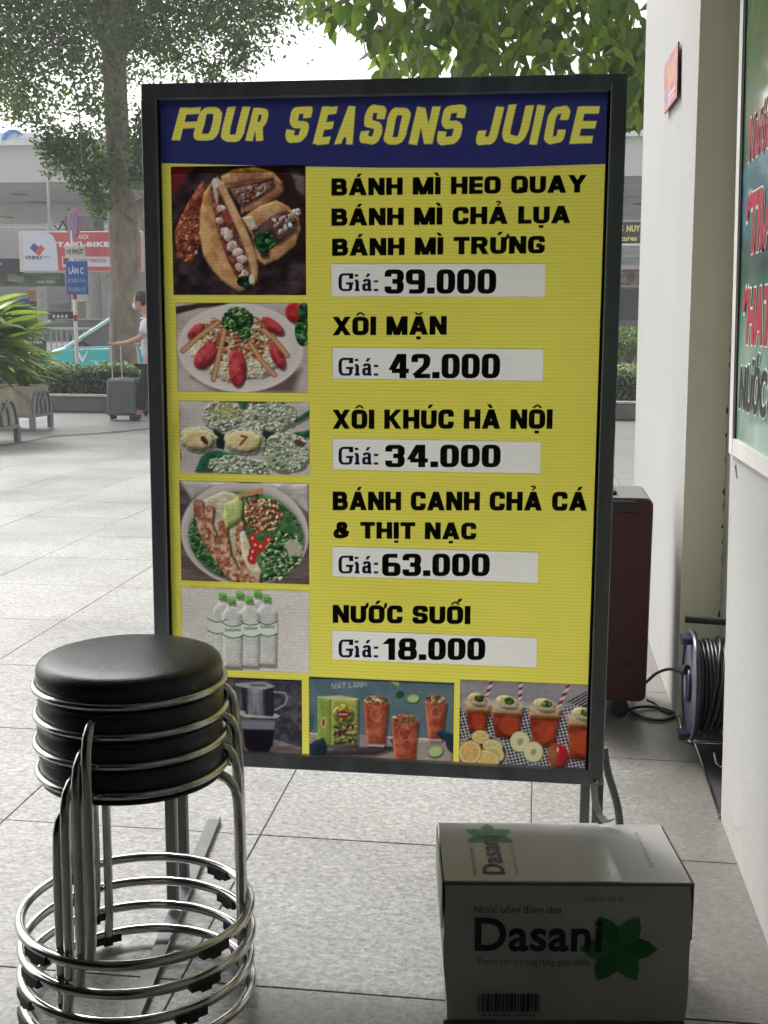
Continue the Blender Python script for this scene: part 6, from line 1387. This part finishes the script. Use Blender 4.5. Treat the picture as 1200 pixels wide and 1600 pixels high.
# ------------------------------------------------------------------ cars
def car(name, loc, rz, paint, roofm, label, Ln=3.95, Wd=1.7, Hh=1.5, logo=False):
    """car heading -X; local x from nose (0) to tail (Ln)"""
    c = thing(name, loc, label, 'car'); k = Ln/3.95; hz_ = Hh/1.5
    hf = (lambda x: x*.66 if x < 1.15 else x-.39) if logo else (lambda x: x)
    bd_ = [(0.05, .28), (0., .50), (.05, .70), (.22, .82), (.62, .91), (.98, .97), (1.15, .95), (3.5, 1.0), (3.85, .98), (3.95, .80), (3.93, .35), (3.7, .22), (3.62, .22), (3.55, .48), (3.35, .62), (3.05, .62), (2.85, .48), (2.78, .22), (1.22, .20), (1.15, .48), (.95, .62), (.65, .62), (.45, .48), (.38, .22)]
    def loft(prof, ins, mi=0):
        mb_ = MB(); n = len(prof); rings = []
        for yy, sh in ins: rings.append([((hf(x)-1.975)*(1-sh*.04)*k+1.975*k, yy*Wd/2, (z-.6)*(1-sh*.05)*hz_+.6*hz_) for x, z in prof])
        vs_ = [v for r in rings for v in r]; fs_ = [(j*n+i, j*n+(i+1) % n, (j+1)*n+(i+1) % n, (j+1)*n+i) for j in range(len(rings)-1) for i in range(n)]
        fs_ += [tuple(range(n))[::-1], tuple(range((len(rings)-1)*n, len(rings)*n))]; mb_.add(vs_, fs_, mi); return mb_
    b = loft(bd_, [(-1, 1.5), (-.93, .3), (-.6, 0), (.6, 0), (.93, .3), (1, 1.5)]).build('body', paint, c, local=True)
    bv = b.modifiers.new('soften', 'BEVEL'); bv.width = .03; bv.segments = 2; bv.limit_method = 'ANGLE'
    gh = [(hf(1.05), .93), (hf(1.15)+.70, 1.42), (hf(1.15)+.85, 1.45), (3.2, 1.46), (3.45, 1.40), (3.85, .98)]
    mb_ = MB(); n = len(gh)
    def gy(z): return Wd/2*(.94-.20*(z-.93)/.5)
    vs_ = [(x*k, -gy(z), z*hz_) for x, z in gh]+[(x*k, gy(z), z*hz_) for x, z in gh]
    mb_.add(vs_, [tuple(range(n)), tuple(range(n, 2*n))[::-1]]+[(i, (i+1) % n, n+(i+1) % n, n+i) for i in range(n)]); mb_.build('window_glass', M['glass_dark'], c, local=True)
    mb_ = MB(); rf = [(hf(1.15)+.65, 1.41), (hf(1.15)+.80, 1.47), (3.2, 1.49), (3.5, 1.41)]
    vs_ = [(x*k, s_*(gy(1.44)+.01), (z-(.035 if abs(s_) == 1 else 0))*hz_) for s_ in (-1, -.8, .8, 1) for x, z in rf]; m_ = 4
    mb_.add(vs_, [(j*m_+i, j*m_+i+1, (j+1)*m_+i+1, (j+1)*m_+i) for j in range(3) for i in range(3)], 0, True); mb_.build('roof', roofm, c, local=True)
    for s_ in (-1, 1):
        for p0, p1, r_, mt in (((hf(1.02), .94), (hf(1.15)+.73, 1.44), .038, roofm), ((2.45, .98), (2.5, 1.46), .03, M['black_pl']), ((3.3, .98), (3.3, 1.46), .05, roofm), ((3.86, .98), (3.4, 1.44), .06, roofm)):
            mb_ = MB(); mb_.tube([(p0[0]*k, s_*(gy(p0[1])+.006), p0[1]*hz_), (p1[0]*k, s_*(gy(p1[1])+.006), p1[1]*hz_)], r_, 8); mb_.build('pillar', mt, c, local=True)
        mb_ = MB(); mb_.box((hf(1.42)*k, s_*(Wd/2+.06), 1.03*hz_), (.12, .16, .11), b=.03); mb_.build('mirror', M['black_pl'] if logo else paint, c, local=True)
        mb_ = MB(); mb_.tube([(hf(1.12)*k, s_*(Wd/2*.955), .955*hz_), (3.7*k, s_*(Wd/2*.95), .995*hz_)], .012, 6); mb_.build('belt_trim', roofm, c, local=True)
        for xd in (hf(1.25), 2.2 if logo else 2.42):
            mb_ = MB(); mb_.box((xd*k, s_*(Wd/2*.9995), .62*hz_), (.008, .012, .6*hz_)); mb_.build('door_seam', M['black_pl'], c, local=True)
        mb_ = MB(); mb_.box((2.2*k, s_*(Wd/2+.004), .83*hz_), (.18, .02, .028), b=.006); mb_.build('door_handle', paint, c, local=True)
        mb_ = MB(); mb_.box((.12*k, s_*Wd*.36, .66*hz_), (.22, .26, .10), rz=-s_*.35, b=.03); mb_.build('headlight', M['pale_label'], c, local=True)
        for xw in (hf(.80), hf(3.2)):
            mb_ = MB(); mb_.lathe((xw*k, s_*(Wd/2-.10), .30), [(.17, -.09), (.28, -.09), (.30, -.06), (.30, .06), (.28, .09), (.17, .09)], 26, axis='Y'); w_ = mb_.build('wheel', M['rubber'], c, local=True)
            mb_ = MB(); mb_.lathe((0, 0, 0), [(.03, s_*.02), (.19, s_*.03), (.19, -s_*.03), (.03, -s_*.03)], 10, axis='Y'); r2 = mb_.build('rim', M['frame_l'], w_, local=True); r2.location = (xw*k, s_*(Wd/2-.06), .30)
    mb_ = MB(); mb_.box((.01, 0, .36*hz_), (.05, Wd*.62, .16), b=.02); mb_.build('bumper_grille', M['black_pl'], c, local=True)
    if logo:
        O = Vector((.92*k, -Wd/2-.002, .70*hz_)); mb_ = MB(); ps = [(0, .19), (.055, .19), (.10, .07), (.20, .20), (.16, .20), (.10, .10), (.12, 0), (.08, 0)]
        vs_ = [O+Vector((u, -.003, v)) for u, v in ((0, .17), (.05, .17), (.10, .06), (.19, .20), (.21, .20), (.105, 0), (.085, 0))]; mb_.add(vs_, [(0, 1, 2, 5, 6), (2, 3, 4, 5)]); mb_.build('emblem', W_, c, local=True)
        V, F = glyphs('XANH SM', .03); mb_ = MB(); b0, b1 = capheight(.03); Wl = V[:, 0].max()
        mb_.add([(O.x+.25+float(x_)/Wl*.26, O.y-.003, O.z+.01+float(y_)/b1*.035) for x_, y_ in V], F); mb_.build('lettering', mint, c, local=True)
    c.rotation_euler = (0, 0, rz); return c
teal = mat('teal_car_paint', (.015, .42, .43), .25, var=.05, coat=.8); mint = mat('mint_car_trim', (.42, .66, .62), .25, var=.05, coat=.8); whitep = mat('white_car_paint', (.7, .7, .7), .25, var=.04, coat=.8)
nose = at(57, 560, 19.9)
car('taxi', (nose.x-.04, 19.9+.75, -.2), math.radians(-2), teal, mint, 'teal taxi with a pale roof line and V emblem passing behind the hedge', Ln=3.7, Hh=1.5, logo=True)
car('parked_car', (at(4, 520, 27).x, 26.5, -.22), math.radians(-8), whitep, whitep, 'white car parked behind the railing, only its roof and windscreen showing', Ln=4.0, Hh=1.52)
# ------------------------------------------------------------------ traveller with suitcases
skin = mat('skin', (.50, .28, .19), .55, var=.06); hairm = mat('black_hair', (.015, .012, .012), .6); shirt = mat('white_shirt', (.62, .64, .70), .8, bump=.15); trou = mat('black_trousers', (.014, .014, .018), .8)
shoe = mat('black_shoes', (.02, .02, .02), .4)
def skinmesh(name, verts, edges, rad, m, parent, root=0, sub=2):
    me = bpy.data.meshes.new(name); me.from_pydata([tuple(v) for v in verts], edges, []); ob = bpy.data.objects.new(name, me); COL.objects.link(ob)
    sk_ = ob.modifiers.new('skin', 'SKIN'); sk_.use_smooth_shade = True
    for i, r_ in enumerate(rad):
        d_ = me.skin_vertices[0].data[i]; d_.radius = (r_, r_) if not isinstance(r_, tuple) else r_; d_.use_root = (i == root)
    ss = ob.modifiers.new('sub', 'SUBSURF'); ss.levels = sub; ss.render_levels = sub
    bpy.context.view_layer.update(); dg = bpy.context.evaluated_depsgraph_get(); m2 = bpy.data.meshes.new_from_object(ob.evaluated_get(dg))
    m2.materials.clear(); m2.materials.append(m); m2.polygons.foreach_set('use_smooth', [True]*len(m2.polygons)); bpy.data.objects.remove(ob)
    o = bpy.data.objects.new(name, m2); COL.objects.link(o); o.parent = parent
    if parent is not None:
        m2.transform(Matrix.Translation(-parent.location))
    return o
PY = 13.9
base = gnd(238, 655); pp = thing('person', (base.x, PY, 0), 'person in white shirt and black trousers pulling a suitcase, half hidden by the board', 'person')
A_ = lambda x, y, dy=0: at(x, y, PY+dy)
# continuous body: pelvis, spine, head, arms with hands, legs with feet
bv = [A_(238, 572), A_(239, 545), A_(238, 518), A_(236, 500), A_(231, 492), A_(226, 483), A_(222, 471),
      A_(229, 505, -.16), A_(222, 526, -.2), A_(204, 534, -.2), A_(189, 537, -.18), A_(182, 537, -.17),
      A_(242, 505, .16), A_(252, 530, .2), A_(262, 550, .2), A_(266, 558, .2),
      A_(233, 578, -.08), A_(222, 612, -.1), A_(220, 640, -.1), A_(213, 650, -.1),
      A_(243, 578, .08), A_(256, 610, .1), A_(262, 636, .1), A_(255, 646, .1)]
be = [(0, 1), (1, 2), (2, 3), (3, 4), (4, 5), (5, 6), (3, 7), (7, 8), (8, 9), (9, 10), (10, 11), (3, 12), (12, 13), (13, 14), (14, 15), (0, 16), (16, 17), (17, 18), (18, 19), (0, 20), (20, 21), (21, 22), (22, 23)]
br_ = [.13, .115, .13, .085, .045, .06, .085, .05, .042, .034, .026, .030, .05, .042, .033, .03, .085, .056, .038, .03, .085, .056, .038, .03]
skinmesh('body', bv, be, br_, skin, pp)
# fingers and thumb around the pull handle
hb = A_(182, 537, -.17)
for k in range(4):
    y_ = hb.y-.03+.02*k; L_ = [.034, .040, .038, .030][k]
    skinmesh('finger', [Vector((hb.x, y_, hb.z+.012)), Vector((hb.x-.028, y_, hb.z+.012)), Vector((hb.x-.036, y_, hb.z-.008)), Vector((hb.x-.028+.0, y_, hb.z-.012-L_*.35))], [(0, 1), (1, 2), (2, 3)], [.010, .0095, .009, .008], skin, pp, sub=1)
skinmesh('thumb', [Vector((hb.x+.01, hb.y-.03, hb.z+.0)), Vector((hb.x-.008, hb.y-.048, hb.z-.008)), Vector((hb.x-.026, hb.y-.045, hb.z-.014))], [(0, 1), (1, 2)], [.012, .011, .009], skin, pp, sub=1)
skinmesh('shirt', [A_(238, 566), A_(239, 545), A_(238, 518), A_(236, 501), A_(229, 505, -.16), A_(223, 523, -.2), A_(242, 505, .16), A_(251, 528, .2)], [(0, 1), (1, 2), (2, 3), (3, 4), (4, 5), (3, 6), (6, 7)], [.150, .140, .152, .10, .07, .062, .07, .06], shirt, pp)
skinmesh('trousers', [A_(238, 561), A_(233, 580, -.08), A_(222, 612, -.1), A_(219, 643, -.1), A_(243, 580, .08), A_(256, 610, .1), A_(262, 642, .1)], [(0, 1), (1, 2), (2, 3), (0, 4), (4, 5), (5, 6)], [.142, .105, .074, .060, .105, .074, .060], trou, pp)
for q in ((213, 650, -.1), (255, 646, .1)):
    c_ = A_(*q); skinmesh('shoe', [c_+Vector((.07, 0, .0)), c_+Vector((0, 0, -.015)), c_+Vector((-.09, 0, -.02))], [(0, 1), (1, 2)], [.045, .042, .034], shoe, pp, sub=1)
hc = A_(221, 471)
def blob(c, s3, m, nm, n=16, cut=None):
    mb_ = MB(); vs_ = []; 
    for j in range(n+1):
        t = PI*j/n
        for i in range(2*n):
            a_ = PI*i/n; vs_.append(Vector(c)+Vector((s3[0]*math.sin(t)*math.cos(a_), s3[1]*math.sin(t)*math.sin(a_), s3[2]*math.cos(t))))
    fs_ = [(j*2*n+i, j*2*n+(i+1) % (2*n), (j+1)*2*n+(i+1) % (2*n), (j+1)*2*n+i) for j in range(n) for i in range(2*n)]
    if cut: fs_ = [f for f in fs_ if cut(sum((vs_[q] for q in f), Vector())/4-Vector(c))]
    mb_.add(vs_, fs_, 0, True); return mb_.build(nm, m, pp)
blob(hc+Vector((-.012, 0, -.005)), (.086, .074, .112), skin, 'head')
blob(hc+Vector((.005, 0, .022)), (.104, .090, .108), hairm, 'hair', cut=lambda d: d.z > -.02+(.075 if d.x < -.05 else 0) or d.x > .02)
blob(hc+Vector((-.070, 0, -.052)), (.042, .055, .046), flat('face_mask', (.6, .66, .68)), 'face_mask', 10)
blob(hc+Vector((-.100, 0, -.018)), (.016, .013, .024), skin, 'nose', 8)
for s_ in (-1, 1): blob(hc+Vector((-.086, s_*.032, .006)), (.010, .014, .007), M['black_pl'], 'eye', 8); blob(hc+Vector((.0, s_*.076, -.012)), (.018, .012, .030), skin, 'ear', 8)

def suitcase(px0, py0, px1, py1, Y, rz, label, m, hx=None, hy=None, dpt=.24):
    a_, b_ = at(px0, py1, Y), at(px1, py0, Y); w_ = b_.x-a_.x; c_ = thing('suitcase', ((a_.x+b_.x)/2, Y+dpt/2, 0), label, 'suitcase'); cx, cy = c_.location.x, c_.location.y
    z0_, z1_ = .055, b_.z; Rm = Matrix.Rotation(rz, 3, 'Z')
    mb = MB(); mb.box((cx, cy, (z0_+z1_)/2), (w_-.02, dpt, z1_-z0_), rz, b=.028); sh = mb.build('shell', m, c_); bvm = sh.modifiers.new('soften', 'BEVEL'); bvm.width = .012; bvm.segments = 2
    for k in range(5):
        mb = MB(); p_ = Vector((cx, cy, 0))+Rm@Vector((-w_*.36+w_*.18*k, -dpt/2-.002, 0)); mb.box((p_.x, p_.y, (z0_+z1_)/2), (.012, .008, (z1_-z0_)*.82), rz, b=.002); mb.build('rib', m, c_)
    mb = MB(); p_ = Vector((cx, cy, z1_+.008)); mb.box(p_, (.13, .03, .018), rz, b=.005); mb.build('grab_handle', flat('case_trim', (.25, .25, .26)), c_)
    for sx in (-1, 1):
        for sy in (-1, 1):
            p_ = Vector((cx, cy, 0))+Rm@Vector((sx*(w_/2-.06), sy*(dpt/2-.05), 0)); mb = MB(); mb.box((p_.x, p_.y, .05), (.05, .04, .02), rz, b=.004); mb.lathe((p_.x-.014+.0, p_.y, .026), [(.005, 0), (.025, 0), (.025, .028), (.005, .028)], 16, axis='X'); mb.build('wheel', M['rubber'], c_)
    if hx:
        al = mat('handle_aluminium', (.62, .58, .55), .35, .8)
        t0, t1 = at(hx[0], hy, Y+.1), at(hx[1], hy, Y+.1); q0, q1 = at(hx[2], py0, Y+.1), at(hx[3], py0, Y+.1)
        for p_, q_ in ((t0, q0), (t1, q1)):
            mb = MB(); mb.tube([(p_.x, Y+.1, p_.z), (q_.x, Y+.1, z1_-.01)], .008, 8); mb.build('handle_rod', al, c_)
        mb = MB(); mb.tube([(t0.x-.03, Y+.1, t0.z), (t1.x+.03, Y+.1, t1.z)], .013, 8); mb.build('pull_handle', flat('handle_grey', (.3, .3, .3)), c_)
    return c_
gcase = mat('grey_case', (.13, .13, .14), .5, var=.08); dcase = mat('darker_grey_case', (.10, .10, .105), .5)
suitcase(165, 592, 214, 652, 13.75, math.radians(4), 'grey ribbed cabin suitcase pulled by the person in the white shirt', gcase, (173, 188, 176, 191), 537)
suitcase(219, 597, 250, 646, 14.45, math.radians(-6), 'second darker suitcase standing behind the person\'s legs', dcase, (213, 226, 221, 232), 538)
hz_m = bpy.data.materials.new('veil_volume'); hz_m.use_nodes = True; t = hz_m.node_tree; t.nodes.clear()
pv = t.nodes.new('ShaderNodeVolumePrincipled'); pv.inputs['Color'].default_value = (.93, .95, .97, 1); pv.inputs['Density'].default_value = .003; pv.inputs['Anisotropy'].default_value = .2  # thin volume added to imitate a lens flare veil over the background
om = t.nodes.new('ShaderNodeOutputMaterial'); t.links.new(pv.outputs[0], om.inputs['Volume'])
mb = MB(); mb.box((0, 12, 5.5), (90, 70, 13.6)); hb_ = mb.build('veil', hz_m); tag(hb_, 'faint bright haze added to imitate lens flare', kind='stuff')
print('done', len(bpy.data.objects))
